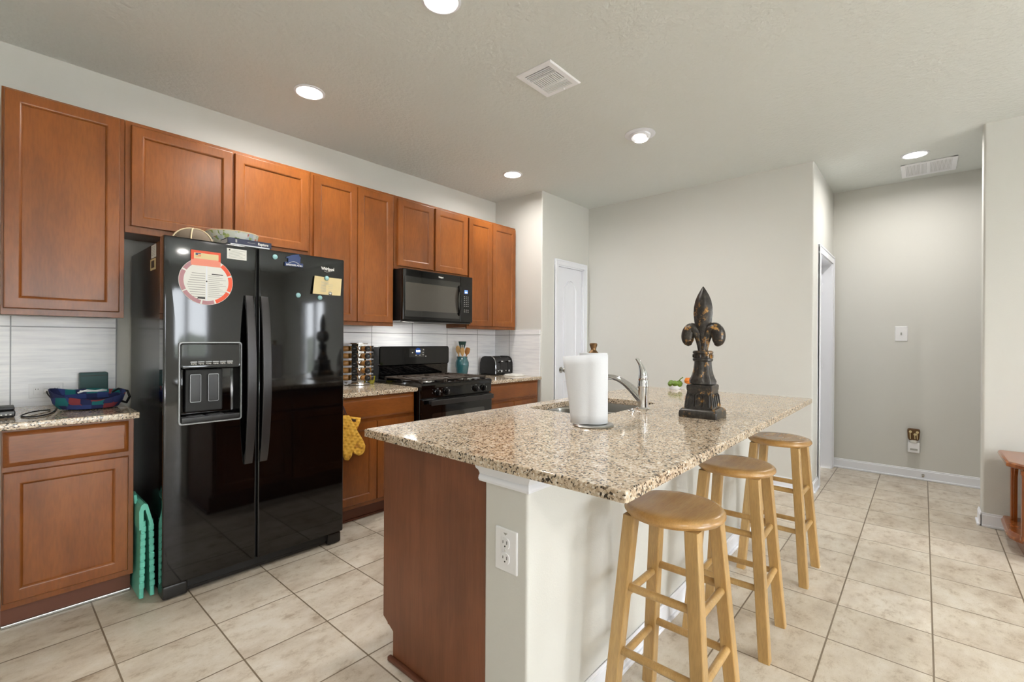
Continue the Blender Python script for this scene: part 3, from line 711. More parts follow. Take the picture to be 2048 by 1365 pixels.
obj('pivot', MB().lathe([(0.0035, -0.003), (0.0035, 0)], c, 12, 'y'), 'matte', t)
tb = obj('tab', MB().box(0.661, 0.789, FY-0.0036, FY-0.0026, 1.612, 1.685, 0.0), 'palered', t)
obj('tab_edge', MB().box(0.661, 0.789, FY-0.0040, FY-0.0034, 1.668, 1.686).box(0.661, 0.673, FY-0.0040, FY-0.0034, 1.640, 1.670).box(0.780, 0.789, FY-0.0040, FY-0.0034, 1.640, 1.670), 'red', tb)
obj('tab_label', MB().box(0.674, 0.779, FY-0.0046, FY-0.0036, 1.646, 1.674), 'note', tb)
obj('flag_print', MB().box(0.680, 0.690, FY-0.0050, FY-0.0044, 1.662, 1.672).box(0.690, 0.703, FY-0.0050, FY-0.0044, 1.669, 1.672), 'blue', tb)
obj('flag_stripes', MB().box(0.690, 0.703, FY-0.0049, FY-0.0044, 1.660, 1.662).box(0.690, 0.703, FY-0.0049, FY-0.0044, 1.664, 1.666).box(0.680, 0.703, FY-0.0049, FY-0.0044, 1.656, 1.658), 'red', tb)
t = tag(obj('info_card', MB().box(0.818, 0.910, FY-0.0022, FY-0.0004, 1.664, 1.718), 'card'), 'small white printed card stuck at the top of the freezer door', 'card')
m = MB()
for k in range(7): m.box(0.826 if k else 0.838, 0.902-0.012*((k*5) % 3), FY-0.0027, FY-0.002, 1.708-k*0.006, 1.7098-k*0.006)
obj('print_lines', m, 'ink', t); obj('print_mark', MB().box(0.826, 0.833, FY-0.0027, FY-0.002, 1.707, 1.714), 'slot', t)
m = MB(); nx = 14; top = []; R = []
for k in range(nx+1):
    u = k/nx; x = 1.262+0.168*u; curl = 0.010*(abs(u-0.5)*2)**2
    a = 0.010*(1-u)
    R.append([(x+0.010, FY-0.002-curl, 1.622+0.002*(1-u)), (x-0.004*(1-u), FY-0.002-curl*1.5, 1.518), (x-0.004*(1-u), FY-0.001-curl*1.5, 1.518), (x+0.010, FY-0.001-curl, 1.622+0.002*(1-u))])
t = tag(obj('paper_note', m.loft(R), 'note'), 'curled cream paper note held by magnets on the right refrigerator door', 'note')
m = MB()
for k in range(9): m.box(1.288, 1.345 if k > 2 else 1.36, FY-0.0045, FY-0.0022, 1.592-k*0.007, 1.5935-k*0.007)
for k in range(5): m.box(1.362, 1.405, FY-0.0045, FY-0.0022, 1.578-k*0.010, 1.5795-k*0.010)
obj('print_lines', m, 'ink', t); obj('print_mark', MB().box(1.276, 1.282, FY-0.008, FY-0.006, 1.610, 1.617), 'slot', t)
def magnet(x, z, yy, label, mat='aqua', r=0.0145):
    t = thing('round_magnet', label, 'magnet', (x, yy, z), 0, 'small glass dome magnets on the refrigerator door')
    obj('backing', MB().lathe([(r, 0), (r, -0.003), (r*0.9, -0.004)], (x, yy, z), 24, 'y'), 'tealdark' if mat == 'aqua' else 'steel', t)
    obj('dome', MB().lathe([(r*0.92, -0.003), (r*0.88, -0.007), (r*0.6, -0.011), (r*0.02, -0.0125)], (x, yy, z), 24, 'y'), mat, t)
magnet(1.053, 1.704, FY, 'aqua dome magnet left of the blue house magnet')
magnet(1.181, 1.503, FY, 'aqua dome magnet alone below and left of the cream note')
magnet(1.308, 1.498, FY, 'aqua dome magnet just under the lower left corner of the cream note')
magnet(1.348, 1.617, FY-0.003, 'aqua dome magnet holding the top edge of the cream note')
magnet(1.371, 1.528, FY-0.003, 'silver dome magnet holding the bottom edge of the cream note', 'chrome', 0.0125)
t = thing('house_magnet', 'navy blue house-shaped magnet with white lettering on the refrigerator', 'magnet', (1.152, FY, 1.69))
m = MB().prism([(1.123, 1.684), (1.123, 1.706), (1.112, 1.706), (1.116, 1.714), (1.146, 1.727), (1.170, 1.733), (1.174, 1.731), (1.176, 1.735), (1.182, 1.735), (1.183, 1.727), (1.194, 1.715), (1.190, 1.713), (1.188, 1.684)], FY-0.009, FY-0.0004)
obj('house_shape', m, 'blue', t)
bn = obj('banner', MB().box(1.103, 1.205, FY-0.012, FY-0.0004, 1.662, 1.684, 0.002, 1), 'blue', t)
obj('arch_line', MB().tube([(1.122+0.06*k/10, FY-0.0122, 1.677+0.012*math.sin(PI*k/10)) for k in range(11)], 0.0012, 6), 'dot', t)
text('lettering', 'BRIDGELAND', 0.012, 'dot', bn, (1.154, FY-0.0126, 1.669), width=0.09, bold=0.0003)
for z0, z1, y0, y1, lab, mt in ((1.658, 1.722, 2.852, 2.945, 'small white printed sticker high on the left side of the refrigerator', 'card'), (1.597, 1.653, 2.858, 2.963, 'small picture sticker below the white one on the refrigerator side', 'note')):
    t = tag(obj('sticker', MB().box(FXA+0.0045, FXA+0.0065, y0, y1, z0, z1), mt), lab, 'sticker', 'stickers on the refrigerator side')
    m = MB()
    if mt == 'card':
        for k in range(6): m.box(FXA+0.004, FXA+0.0052, y0+0.01, y1-0.01, z1-0.012-k*0.008, z1-0.010-k*0.008)
        obj('print_lines', m, 'ink', t)
    else:
        obj('picture', m.box(FXA+0.004, FXA+0.0052, y0+0.02, y1-0.02, z0+0.01, z1-0.01), 'slot', t)

# things on top of the refrigerator
t = thing('painted_bowl', 'round flower-painted bowl on top of the refrigerator', 'bowl', (0.925, 2.935, 1.7285))
obj('bowl_wall', MB().lathe([(0.07, 0), (0.085, 0.002), (0.118, 0.06), (0.130, 0.112), (0.127, 0.112), (0.115, 0.06), (0.082, 0.008), (0.001, 0.006)], (0.925, 2.935, 1.7285), 48), 'flower', t)
obj('rim', MB().lathe([(0.127, 0.110), (0.1315, 0.111), (0.1315, 0.1155), (0.127, 0.1165), (0.127, 0.110)], (0.925, 2.935, 1.7285), 48, cap=False), 'cream', t)
tag(obj('paper_stack', MB().box(0.838, 1.030, 2.686, 2.80, 1.7425, 1.7485), 'paper'), 'thin white papers under the navy book on top of the refrigerator', 'papers')
t = thing('book', 'navy book lying flat on papers on top of the refrigerator, in front of painted bowl', 'book', (0.935, 2.76, 1.7488))
obj('cover', MB().box(0.826, 1.042, 2.690, 2.80, 1.7488, 1.7518).box(0.826, 1.042, 2.690, 2.80, 1.7748, 1.7778).box(0.826, 1.042, 2.690, 2.696, 1.7488, 1.7778, 0.002, 1), 'navybook', t)
obj('pages', MB().box(0.829, 1.039, 2.6965, 2.797, 1.752, 1.7746), 'paper', t)
text('title', 'Raptors', 0.019, 'dot', t, (0.998, 2.6895, 1.7632), width=0.052, bold=0.0006)
obj('spine_mark', MB().box(0.862, 0.870, 2.6892, 2.6902, 1.756, 1.772).box(0.92, 0.958, 2.6892, 2.6902, 1.7625, 1.7645), 'ink', t)
t = thing('cloth_cap', 'brown mesh cap with cream bands on top of the refrigerator left of the bowl', 'cap', (0.722, 2.87, 1.7285))
R = []
for k in range(9):
    a = 0.5*PI*k/8; r_ = max(0.001, math.cos(a))
    R.append([(0.722+0.105*r_*math.cos(2*PI*j/32), 2.87+0.088*r_*math.sin(2*PI*j/32), 1.7285+0.098*math.sin(a)) for j in range(32)])
cr = obj('crown', MB().loft(R), 'mesh', t)
for a in (0.2, 1.25, 2.3):
    pts = [(0.722+0.1065*math.cos(b)*math.cos(a), 2.87+0.0895*math.cos(b)*math.sin(a), 1.7295+0.0995*math.sin(b)) for b in [PI*k/20 for k in range(21)]]
    obj('seam_band', MB().tube(pts, 0.0035, 8), 'cream', cr)
R = []
for k in range(13):
    a = -PI*0.9+PI*0.8*k/12
    i, e = (0.722+0.100*math.cos(a), 2.87+0.084*math.sin(a)), (0.722+0.108*math.cos(a), 2.87+0.14*math.sin(a))
    R.append([(i[0], i[1], 1.7295), (e[0], max(e[1], 2.755), 1.7295), (e[0], max(e[1], 2.755), 1.7335), (i[0], i[1], 1.7355)])
obj('brim', MB().loft(R), 'mesh', t)

# folded step stool between cabinet and refrigerator
t = thing('folding_step_stool', 'folded mint green plastic step stool wedged between cabinet and refrigerator', 'step stool', (0.515, 2.86, 0))
for k, (xa, tilt) in enumerate(((0.497, -0.012), (0.526, 0.010))):
    R = []
    for j in range(2):
        z = (0.004, 0.372)[j]; dx = tilt*(1-j)*0.6
        R.append([(u+dx, v, z) for u, v in rrect(xa, xa+0.018, 2.800, 3.02, 0.006, 3)])
    pn = obj('side_panel', MB().loft(R), 'teal', t)
    for j in range(9):
        z = 0.05+j*0.034; dx = tilt*0.6*(1-(z/0.372))
        obj('rib', MB().box(xa+dx-0.0015, xa+dx+0.0195, 2.797, 2.81, z, z+0.027, 0.003, 1), 'teal', pn)
R = []
top = [(0.488, 0.335), (0.487, 0.425), (0.496, 0.452), (0.508, 0.460), (0.520, 0.452), (0.545, 0.345), (0.532, 0.340), (0.511, 0.430), (0.505, 0.425), (0.504, 0.337)]
obj('folded_seat', MB().prism(top, 2.792, 3.03, 'xz'), 'teal', t)
obj('carry_handle', MB().tube([(0.494, 2.90, 0.44), (0.490, 2.90, 0.478), (0.490, 2.93, 0.486), (0.490, 2.97, 0.478), (0.494, 2.97, 0.44)], 0.008, 8), 'teal', t)

# ------------------------------------------------------------------ gas range
RX0, RX1 = 2.162, 2.914
rg = thing('gas_range', 'black freestanding gas range with cast iron grates between the two counters', 'range', (2.538, 3.1, 0))
obj('range_body', MB().box(RX0, RX1, 2.835, 3.44, 0.02, 0.905, 0.003, 1), 'black', rg)
m = MB().prism([(2.812, 0.885), (2.808, 0.905), (2.816, 0.918), (2.835, 0.924), (3.40, 0.924), (3.40, 0.890)], RX0-0.001, RX1+0.001, 'yz'); obj('cooktop', m, 'black', rg)
m = MB().prism([(2.835, 0.806), (2.822, 0.806), (2.815, 0.812), (2.812, 0.884), (2.835, 0.888)], RX0+0.001, RX1-0.001, 'yz'); cpn = obj('control_panel', m, 'black', rg)
for x in (2.313, 2.405, 2.725, 2.819):
    k = obj('burner_knob', MB().lathe([(0.027, 0.0), (0.027, -0.004), (0.021, -0.006), (0.0195, -0.022), (0.017, -0.026), (0.001, -0.026)], (x, 2.814, 0.847), 28, 'y'), 'black', cpn)
    obj('knob_grip', MB().box(x-0.005, x+0.005, 2.776, 2.790, 0.828, 0.866, 0.002, 1), 'grey', k)
    obj('knob_mark', MB().box(x-0.001, x+0.001, 2.775, 2.777, 0.852, 0.865), 'dot', k)
    obj('panel_print', MB().box(x-0.045, x-0.042, 2.811, 2.815, 0.870, 0.873).box(x-0.048, x-0.044, 2.811, 2.815, 0.844, 0.848).box(x-0.004, x+0.012, 2.811, 2.815, 0.8765, 0.879), 'outline', cpn)
od = obj('oven_door', MB().box(RX0+0.002, RX1-0.002, 2.803, 2.834, 0.215, 0.800, 0.006, 2), 'black', rg)
obj('oven_window', MB().rings([(2.255, 2.82, 0.33, 0.690, 2.8035, .015), (2.255, 2.82, 0.33, 0.690, 2.8015, .015), (2.26, 2.815, 0.335, 0.685, 2.8012, .015)], 'xz', .015, 5), 'glassdark', od)
hd = MB().box(2.215, 2.885, 2.752, 2.766, 0.757, 0.797, 0.005, 3)
hd.box(2.225, 2.265, 2.764, 2.806, 0.764, 0.790, 0.003, 1).box(2.835, 2.875, 2.764, 2.806, 0.764, 0.790, 0.003, 1)
obj('oven_handle', hd, 'grey', od)
obj('storage_drawer', MB().box(RX0+0.002, RX1-0.002, 2.805, 2.834, 0.055, 0.205, 0.006, 2), 'black', rg)
m = MB()
for x in (RX0+0.03, RX1-0.03):
    for yy in (2.87, 3.40): m.lathe([(0.015, 0), (0.015, 0.022)], (x, yy, 0), 12)
obj('levelling_foot', m, 'matte', rg)
# back guard
m = MB().prism([(3.395, 0.92), (3.385, 1.030), (3.405, 1.036), (3.405, 1.190), (3.47, 1.190), (3.47, 0.92)], RX0+0.004, RX1-0.004, 'yz'); obj('backguard', m, 'black', rg)
m = MB().loft([[(u, 3.408, v) for u, v in rrect(RX0-0.001, RX1+0.003, 1.032, 1.196, 0.022, 5)], [(u, 3.378, v) for u, v in rrect(RX0-0.001, RX1+0.003, 1.032, 1.196, 0.022, 5)], [(u, 3.372, v) for u, v in rrect(RX0+0.006, RX1-0.004, 1.038, 1.190, 0.018, 5)]])
bgp = obj('clock_panel', m, 'black', rg)
dsp = obj('keypad', MB().box(2.462, 2.622, 3.3705, 3.374, 1.100, 1.178, 0.001, 1), 'glassdark', bgp)
obj('clock_display', MB().lathe([(0.030, 0.002), (0.030, -0.0008), (0.001, -0.0009)], (2.552, 3.3705, 1.152), 28, 'y'), 'displaydark', bgp)
text('clock_digits', '5:28', 0.024, 'digits', bgp, (2.552, 3.3688, 1.152), bold=0.0006)
m = MB()
for x, z in ((2.492, 1.140), (2.530, 1.116), (2.572, 1.116), (2.612, 1.165), (2.608, 1.140), (2.608, 1.120), (2.638, 1.106)): m.box(x-0.006, x+0.006, 3.3695, 3.372, z-0.0035, z+0.0035)
obj('key_print', m, 'ink', bgp)
# burners and grates
for x, yy, r_ in ((2.335, 2.97, 0.045), (2.335, 3.23, 0.035), (2.742, 2.97, 0.05), (2.742, 3.23, 0.032), (2.538, 3.10, 0.038)):
    b = obj('burner', MB().lathe([(r_+0.02, 0), (r_+0.018, 0.005), (r_, 0.007), (r_, 0.012)], (x, yy, 0.9235), 28), 'steel', rg)
    obj('burner_cap', MB().lathe([(r_-0.006, 0.012), (r_-0.004, 0.018), (r_*0.6, 0.0205), (0.001, 0.021)], (x, yy, 0.9235), 28), 'matte', b)
for x0, x1 in ((RX0+0.03, 2.425), (2.431, 2.645), (2.651, RX1-0.03)):
    m = MB(); y0, y1, z0, z1 = 2.850, 3.345, 0.936, 0.948
    for xa in (x0, x1-0.014): m.box(xa, xa+0.014, y0, y1, z0, z1, 0.003, 1)
    for ya in (y0, (y0+y1)/2-0.007, y1-0.014): m.box(x0, x1, ya, ya+0.014, z0, z1, 0.003, 1)
    xm = (x0+x1)/2
    for yc in (2.97, 3.23):
        m.box(xm-0.006, xm+0.006, yc-0.11, yc-0.03, z0, z1+0.001, 0.003, 1).box(xm-0.006, xm+0.006, yc+0.03, yc+0.11, z0, z1+0.001, 0.003, 1)
        m.box(x0, xm-0.03, yc-0.006, yc+0.006, z0, z1+0.001, 0.003, 1).box(xm+0.03, x1, yc-0.006, yc+0.006, z0, z1+0.001, 0.003, 1)
        for s1 in (-1, 1):
            for s2 in (-1, 1):
                m.box(xm+s1*0.062-0.005, xm+s1*0.062+0.005, yc+s2*0.055-0.045, yc+s2*0.055+0.045, z0, z1, 0.003, 1)
    for xa in (x0, x1-0.014):
        for ya in (y0, y1-0.014): m.box(xa, xa+0.014, ya, ya+0.014, 0.922, z1)
    obj('grate', m, 'iron', rg)

# ------------------------------------------------------------------ microwave
MX0, MX1, MY = 2.190, 2.950, 3.090
mw = thing('microwave', 'black over-the-range microwave mounted between cherry wall cabinets', 'microwave', (2.57, WY, 1.405))
obj('microwave_body', MB().box(MX0, MX1, 3.118, WY-0.013, 1.406, 1.8245, 0.004, 2), 'blacksat', mw)
md = obj('microwave_door', MB().box(MX0, 2.803, MY, 3.117, 1.412, 1.8235, 0.006, 2), 'black', mw)
obj('door_border', MB().rings([(2.208, 2.790, 1.440, 1.764, MY-0.0002), (2.208, 2.790, 1.440, 1.764, MY-0.0025), (2.212, 2.786, 1.444, 1.760, MY-0.0028)]), 'glassdark', md)
obj('window', MB().rings([(2.214, 2.770, 1.489, 1.716, MY-0.0026, .008), (2.214, 2.770, 1.489, 1.716, MY-0.0036, .008)], 'xz', .008, 3), 'mwglass', md)
R = []
for k in range(17):
    t_ = k/16; z = 1.468+0.268*t_; bow = 0.012+0.032*math.sin(PI*t_); w_ = 0.007+0.013*math.sin(PI*t_)**0.7
    R.append([(u, v, z) for u, v in rrect(2.785-w_, 2.785+w_, MY-bow, MY-bow+0.012+(0.02 if k in (0, 1, 15, 16) else 0), 0.004, 3)])
obj('microwave_handle', MB().loft(R), 'black', md)
mp_ = obj('microwave_keypad', MB().box(2.8045, MX1-0.001, MY+0.001, 3.117, 1.412, 1.8235, 0.005, 2), 'black', mw)
obj('clock_display', MB().box(2.850, 2.888, MY-0.0005, MY+0.002, 1.672, 1.702), 'display', mp_)
obj('clock_digits', MB().box(2.858, 2.882, MY-0.001, MY+0.0004, 1.678, 1.684), 'digits', mp_)
m = MB()
for i in range(3):
    for j in range(9):
        if j in (6,): continue
        m.box(2.846+i*0.022, 2.854+i*0.022, MY+0.0002, MY+0.002, 1.640-j*0.017, 1.645-j*0.017)
obj('key_print', m, 'ink', mp_)
text('logo', 'Whirlpool', 0.017, 'dot', md, (2.575, MY-0.0012, 1.787), width=0.052, bold=0.0006)
obj('vent_strip', MB().box(MX0+0.01, MX1-0.01, 3.10, 3.14, 1.398, 1.407, 0.002, 1), 'grey', mw)
obj('hood_light', MB().box(2.30, 2.42, 3.20, 3.26, 1.4035, 1.4065), 'hood', mw)
l = bpy.data.lights.new('hood_light_glow', 'AREA'); l.shape = 'RECTANGLE'; l.size = 0.12; l.size_y = 0.06; l.energy = 0.5; l.color = (1, 0.96, 0.9)
lo = bpy.data.objects.new('hood_light_glow', l); COL.objects.link(lo); lo.location = (2.36-2.57, 3.23-WY, 1.4025-1.405); lo.parent = mw

# ------------------------------------------------------------------ island: sink, faucet, towels, statue
t = thing('kitchen_sink', 'stainless steel double bowl sink set into the granite island', 'sink', (2.24, 1.3625, ZT-TH))
zt = ZT-TH-0.0012
for x0, x1 in ((1.898, 2.226), (2.250, 2.582)):
    f = lambda i, z, r: [(u, v, z) for u, v in rrect(x0+i, x1-i, 1.143+i, 1.582-i, r, 6)]
    b = obj('bowl', MB().loft([f(-0.012, zt, .05), f(0, zt, .05), f(0.004, zt-0.01, .05), f(0.012, zt-0.15, .05), f(0.03, zt-0.185, .05), f(0.06, zt-0.195, .05), f(0.12, zt-0.199, .04)], False, True), 'steel', t)
    obj('drain', MB().lathe([(0.045, -0.197), (0.043, -0.194), (0.034, -0.195), (0.030, -0.199), (0.001, -0.1995)], ((x0+x1)/2, 1.3625, zt), 24), 'chrome', b)
t = thing('kitchen_faucet', 'chrome single-lever pull-out faucet standing behind the island sink', 'faucet', (2.281, 1.098, ZT))
fx, fy = 2.281, 1.098
fb = obj('faucet_body', MB().lathe([(0.036, 0), (0.037, 0.004), (0.033, 0.009), (0.0275, 0.012), (0.026, 0.05), (0.0275, 0.115), (0.0285, 0.118), (0.0285, 0.124), (0.0275, 0.127), (0.028, 0.145), (0.026, 0.152), (0.024, 0.158), (0.001, 0.159)], (fx, fy, ZT), 32), 'chrome', t)
P = [(0.000, .045), (0.018, .062), (.040, .083), (.068, .106), (.100, .128), (.135, .146), (.170, .156), (.205, .157), (.235, .148), (.258, .128), (.270, .100)]
Rr = [.026, .0255, .024, .021, .018, .0155, .0145, .015, .017, .018, .017]
q = spline([(fx, fy+d, ZT+z, r_) for (d, z), r_ in zip(P, Rr)], 4); obj('spout', MB().tube([v[:3] for v in q], [v[3] for v in q], 24), 'chrome', t)
H = [(0.000, .150), (-0.001, .170), (0.001, .192), (0.007, .215), (0.015, .236), (0.026, .254), (0.036, .264)]
q = spline([(fx-d*0.2, fy+d, ZT+z, r_) for (d, z), r_ in zip(H, [.0235, .0245, .021, .015, .0105, .009, .006])], 4); obj('faucet_lever', MB().tube([v[:3] for v in q], [v[3] for v in q], 24), 'chrome', t)
t = tag(obj('hole_cover', MB().lathe([(0.018, 0), (0.018, 0.004), (0.012, 0.008), (0.009, 0.009), (0.009, 0.016), (0.001, 0.018)], (2.165, 1.104, ZT), 20), 'chrome'), 'small chrome sink hole cover in the granite beside the faucet', 'hole cover')
# paper towels
tx, ty = 1.695, 1.040
t = thing('paper_towel_holder', 'metal paper towel stand with brass-brown finial on the island', 'paper towel holder', (tx, ty, ZT))
obj('base', MB().lathe([(0.083, 0), (0.086, 0.004), (0.082, 0.009), (0.060, 0.012), (0.001, 0.013)], (tx, ty, ZT), 40), 'steel', t)
obj('rod', MB().lathe([(0.008, 0.012), (0.008, 0.31)], (tx, ty, ZT), 12), 'steel', t)
obj('finial', MB().lathe([(0.021, 0.303), (0.020, 0.308), (0.012, 0.316), (0.0105, 0.322), (0.014, 0.332), (0.0165, 0.341), (0.014, 0.346), (0.001, 0.347)], (tx, ty, ZT), 24), 'bronze', t)
tr = thing('paper_towel_roll', 'white paper towel roll with a loose outer sheet on the metal stand', 'paper towels', (tx, ty, ZT+0.0135))
rr_ = 0.058; z0, z1 = ZT+0.014, ZT+0.305
obj('roll', MB().loft([[(tx+r_*math.cos(2*PI*k/40), ty+r_*math.sin(2*PI*k/40), z) for k in range(40)] for r_, z in ((0.018, z0), (rr_, z0), (rr_, z1), (0.018, z1))], False, False, True), 'paper', tr)
va = math.atan2(ty, tx); ux, uy = math.sin(va), -math.cos(va); vx, vy = -math.cos(va), -math.sin(va)   # image right, towards viewer
R = []
for j in range(9):
    q = j/8; z = z0+(z1-z0-0.006)*q; L_ = 0.075+0.040*q**1.2; pts = []
    for k in range(19):
        a = -0.5*PI+(0.5*PI+0.35)*k/18      # right side -> front-left
        pts.append((rr_+0.0015, a))
    row = [(r_*(-math.sin(a)), r_*math.cos(a)) for r_, a in pts]
    e = row[-1]; a = 0.35
    for k in range(1, 9):
        d = L_*k/8; row.append((e[0]-math.cos(a)*d, e[1]-math.sin(a)*d+0.010*math.sin(PI*k/8)))
    R.append([(tx+ux*u+vx*v, ty+uy*u+vy*v, z-0.010*q*max(0, (k-18))/8) for k, (u, v) in enumerate(row)])
m = MB()
V = [[m.bm.verts.new(p) for p in r] for r in R]
for a, b in zip(V, V[1:]):
    for k in range(len(a)-1): m.bm.faces.new((a[k], a[k+1], b[k+1], b[k]))
sh = obj('loose_sheet', m, 'paper', tr); so = sh.modifiers.new('thickness', 'SOLIDIFY'); so.thickness = 0.0012
# fleur-de-lis statue
sx_, sy_ = 2.262, 0.786
st = thing('fleur_de_lis_statue', 'dark bronze fleur-de-lis statue with gold flecks standing on the island', 'statue', (sx_, sy_, ZT), 0.05, None, False)
sq = lambda h_, z, r: [(u, v, z) for u, v in rrect(-h_, h_, -h_, h_, r, 4)]
obj('plinth', MB().loft([sq(.084, 0, .006), sq(.086, .004, .008), sq(.087, .016, .01), sq(.086, .030, .012), sq(.078, .040, .012), sq(.070, .044, .010)]), 'gilt', st)
pd = obj('pedestal', MB().loft([sq(.066, .042, .004), sq(.065, .055, .004), sq(.057, .110, .004), sq(.056, .124, .004), sq(.058, .128, .004), sq(.059, .146, .006), sq(.056, .152, .006)]), 'gilt', st)
for s_ in range(4):
    for k in (-1, 0, 1):
        pts = []
        for j in range(11):
            a = PI*j/10; pts.append((0.0128*math.cos(a), 0.095+0.014*math.sin(a)))
        pts = [(0.0128, 0.052)]+pts+[(-0.0128, 0.052)]
        P = []
        for u, z in pts:
            h_ = 0.066-(z-0.042)*0.135; x, y2 = (k*0.036*(1-(z-0.05)*1.5)+u, -h_-0.001)
            a = s_*PI/2; P.append((x*math.cos(a)-y2*math.sin(a), x*math.sin(a)+y2*math.cos(a), z))
        obj('arch_relief', MB().tube(P, 0.0045, 6), 'gilt', pd)
el = lambda a, b, z, n=32: [(a*math.cos(2*PI*k/n), b*math.sin(2*PI*k/n), z) for k in range(n)]
flr = MB()
R = []
for z, r_ in ((.150, .040), (.156, .060), (.170, .060), (.184, .053), (.200, .047), (.222, .042), (.245, .039), (.262, .038), (.280, .036)):
    ring = []
    for k in range(48):
        a = 2*PI*k/48; fl = 1+0.05*math.cos(8*a)*(1 if z > .16 else 0.4); ring.append((r_*0.86*fl*math.cos(a), r_*fl*math.sin(a), z))
    R.append(ring)
obj('flared_foot', MB().loft(R), 'gilt', st)
bd = obj('band', MB().loft([el(.036, .042, .262), el(.039, .046, .266), el(.039, .046, .274), el(.035, .042, .277), el(.035, .042, .297), el(.039, .046, .300), el(.039, .046, .308), el(.034, .040, .312)]), 'gilt', st)
for k in range(18):
    a = 2*PI*k/18; obj('bead', MB().box(-.004, .004, -.0025, .0025, .279, .295, .002, 1).xform(Matrix.Rotation(a, 4, 'Z') @ Matrix.Translation((0, 0, 0)) @ Matrix.Translation((0, 0, 0))).xform(Matrix.Translation((.036*math.cos(a), .043*math.sin(a), 0))), 'gilt', bd) if k % 1 == 0 else None
R = []
for z, wy, dx in ((.305, .021, .017), (.345, .022, .018), (.385, .026, .020), (.420, .034, .024), (.455, .041, .028), (.490, .0445, .030), (.520, .043, .029), (.550, .037, .025), (.575, .027, .019), (.597, .015, .011), (.612, .006, .005), (.618, .001, .001)):
    R.append([(-dx, 0, z), (-dx*0.62, -wy*0.55, z), (0, -wy, z), (dx*0.62, -wy*0.55, z), (dx, 0, z), (dx*0.62, wy*0.55, z), (0, wy, z), (-dx*0.62, wy*0.55, z)])
b = obj('centre_blade', MB().loft(R), 'gilt', st, smooth=60)
for s_ in (-1, 1):
    P = [(.008, .302), (.013, .345), (.022, .385), (.036, .412), (.053, .418), (.066, .402), (.071, .376), (.067, .352), (.060, .336)]
    Rr = [.013, .016, .020, .024, .028, .0305, .030, .024, .008]
    q = spline([(0, s_*u, z, r_) for (u, z), r_ in zip(P, Rr)], 5)
    mm = MB().tube([v[:3] for v in q], [v[3] for v in q], 28)
    obj('side_petal', mm, 'gilt', st, smooth=60)
    mm = MB().tube([(-.014, s_*(.004+.016*k/6), .300+.11*k/6-0.012*(k/6)**2) for k in range(7)], [.010, .011, .011, .010, .009, .007, .004], 10); obj('stem_ridge', mm, 'gilt', st, smooth=60)
# ornaments at the far edge of the island
t = thing('leaf_ornament', 'small green leafy ornament with white base on the far island edge', 'ornament', (3.425, 1.392, ZT))
obj('base', MB().lathe([(0.038, 0), (0.042, 0.01), (0.040, 0.03), (0.001, 0.032)], (3.425, 1.392, ZT), 24), 'white', t)
for k in range(6):
    a = k*PI/3+0.3; cxx, cyy = 3.425+0.030*math.cos(a), 1.392+0.032*math.sin(a)
    obj('leaf', MB().lathe([(0.001, 0.0), (0.020, 0.012), (0.026, 0.026), (0.016, 0.04), (0.001, 0.047)], (cxx, cyy, ZT+0.012+0.006*(k % 2)), 14), 'leaf', t)
obj('stem', MB().tube([(3.425, 1.37, ZT+0.05), (3.43, 1.355, ZT+0.075), (3.43, 1.335, ZT+0.09)], 0.004, 6), 'leaf', t)
t = thing('glass_flower_ornament', 'small orange glass flower ornament on far island edge beside the statue', 'ornament', (3.43, 1.290, ZT))
obj('base', MB().lathe([(0.030, 0), (0.026, 0.008), (0.012, 0.02), (0.010, 0.045), (0.001, 0.046)], (3.43, 1.290, ZT), 20), 'card', t)
obj('bloom', MB().lathe([(0.010, 0.042), (0.030, 0.05), (0.034, 0.068), (0.024, 0.088), (0.001, 0.090)], (3.43, 1.290, ZT), 20), 'orange', t)

# ------------------------------------------------------------------ counter things by the range
rk = thing('spice_rack', 'chrome revolving spice rack standing on the counter left of the range', 'spice rack', (1.955, 3.365, ZT))
kx, ky = 1.955, 3.365
obj('base', MB().lathe([(0.092, 0), (0.100, 0.004), (0.100, 0.016), (0.094, 0.022), (0.001, 0.023)], (kx, ky, ZT), 40), 'chrome', rk)
obj('top_plate', MB().lathe([(0.080, 0.322), (0.084, 0.325), (0.084, 0.330), (0.070, 0.334), (0.001, 0.335)], (kx, ky, ZT), 40), 'chrome', rk)
v0 = math.atan2(-ky, -kx)     # direction from rack to viewer
ANG = [v0-math.radians(a) for a in (82, 22, -38, -98)]
ANG = [v0+math.radians(a) for a in (-86, -10, 42, 92)]
R = []
for z in (0.022, 0.323):
    ring = []
    for k in range(8):
        a = v0+2*PI*k/8+0.1; ring.append((kx+0.066*math.cos(a), ky+0.066*math.sin(a), ZT+z))
    R.append(ring)
tower = obj('tower', MB().loft(R), 'chrome', rk, smooth=20)
rows = ['top', 'second', 'middle', 'fourth', 'bottom']
cols = ['leftmost', 'second from left', 'third from left', 'rightmost']
proto = None
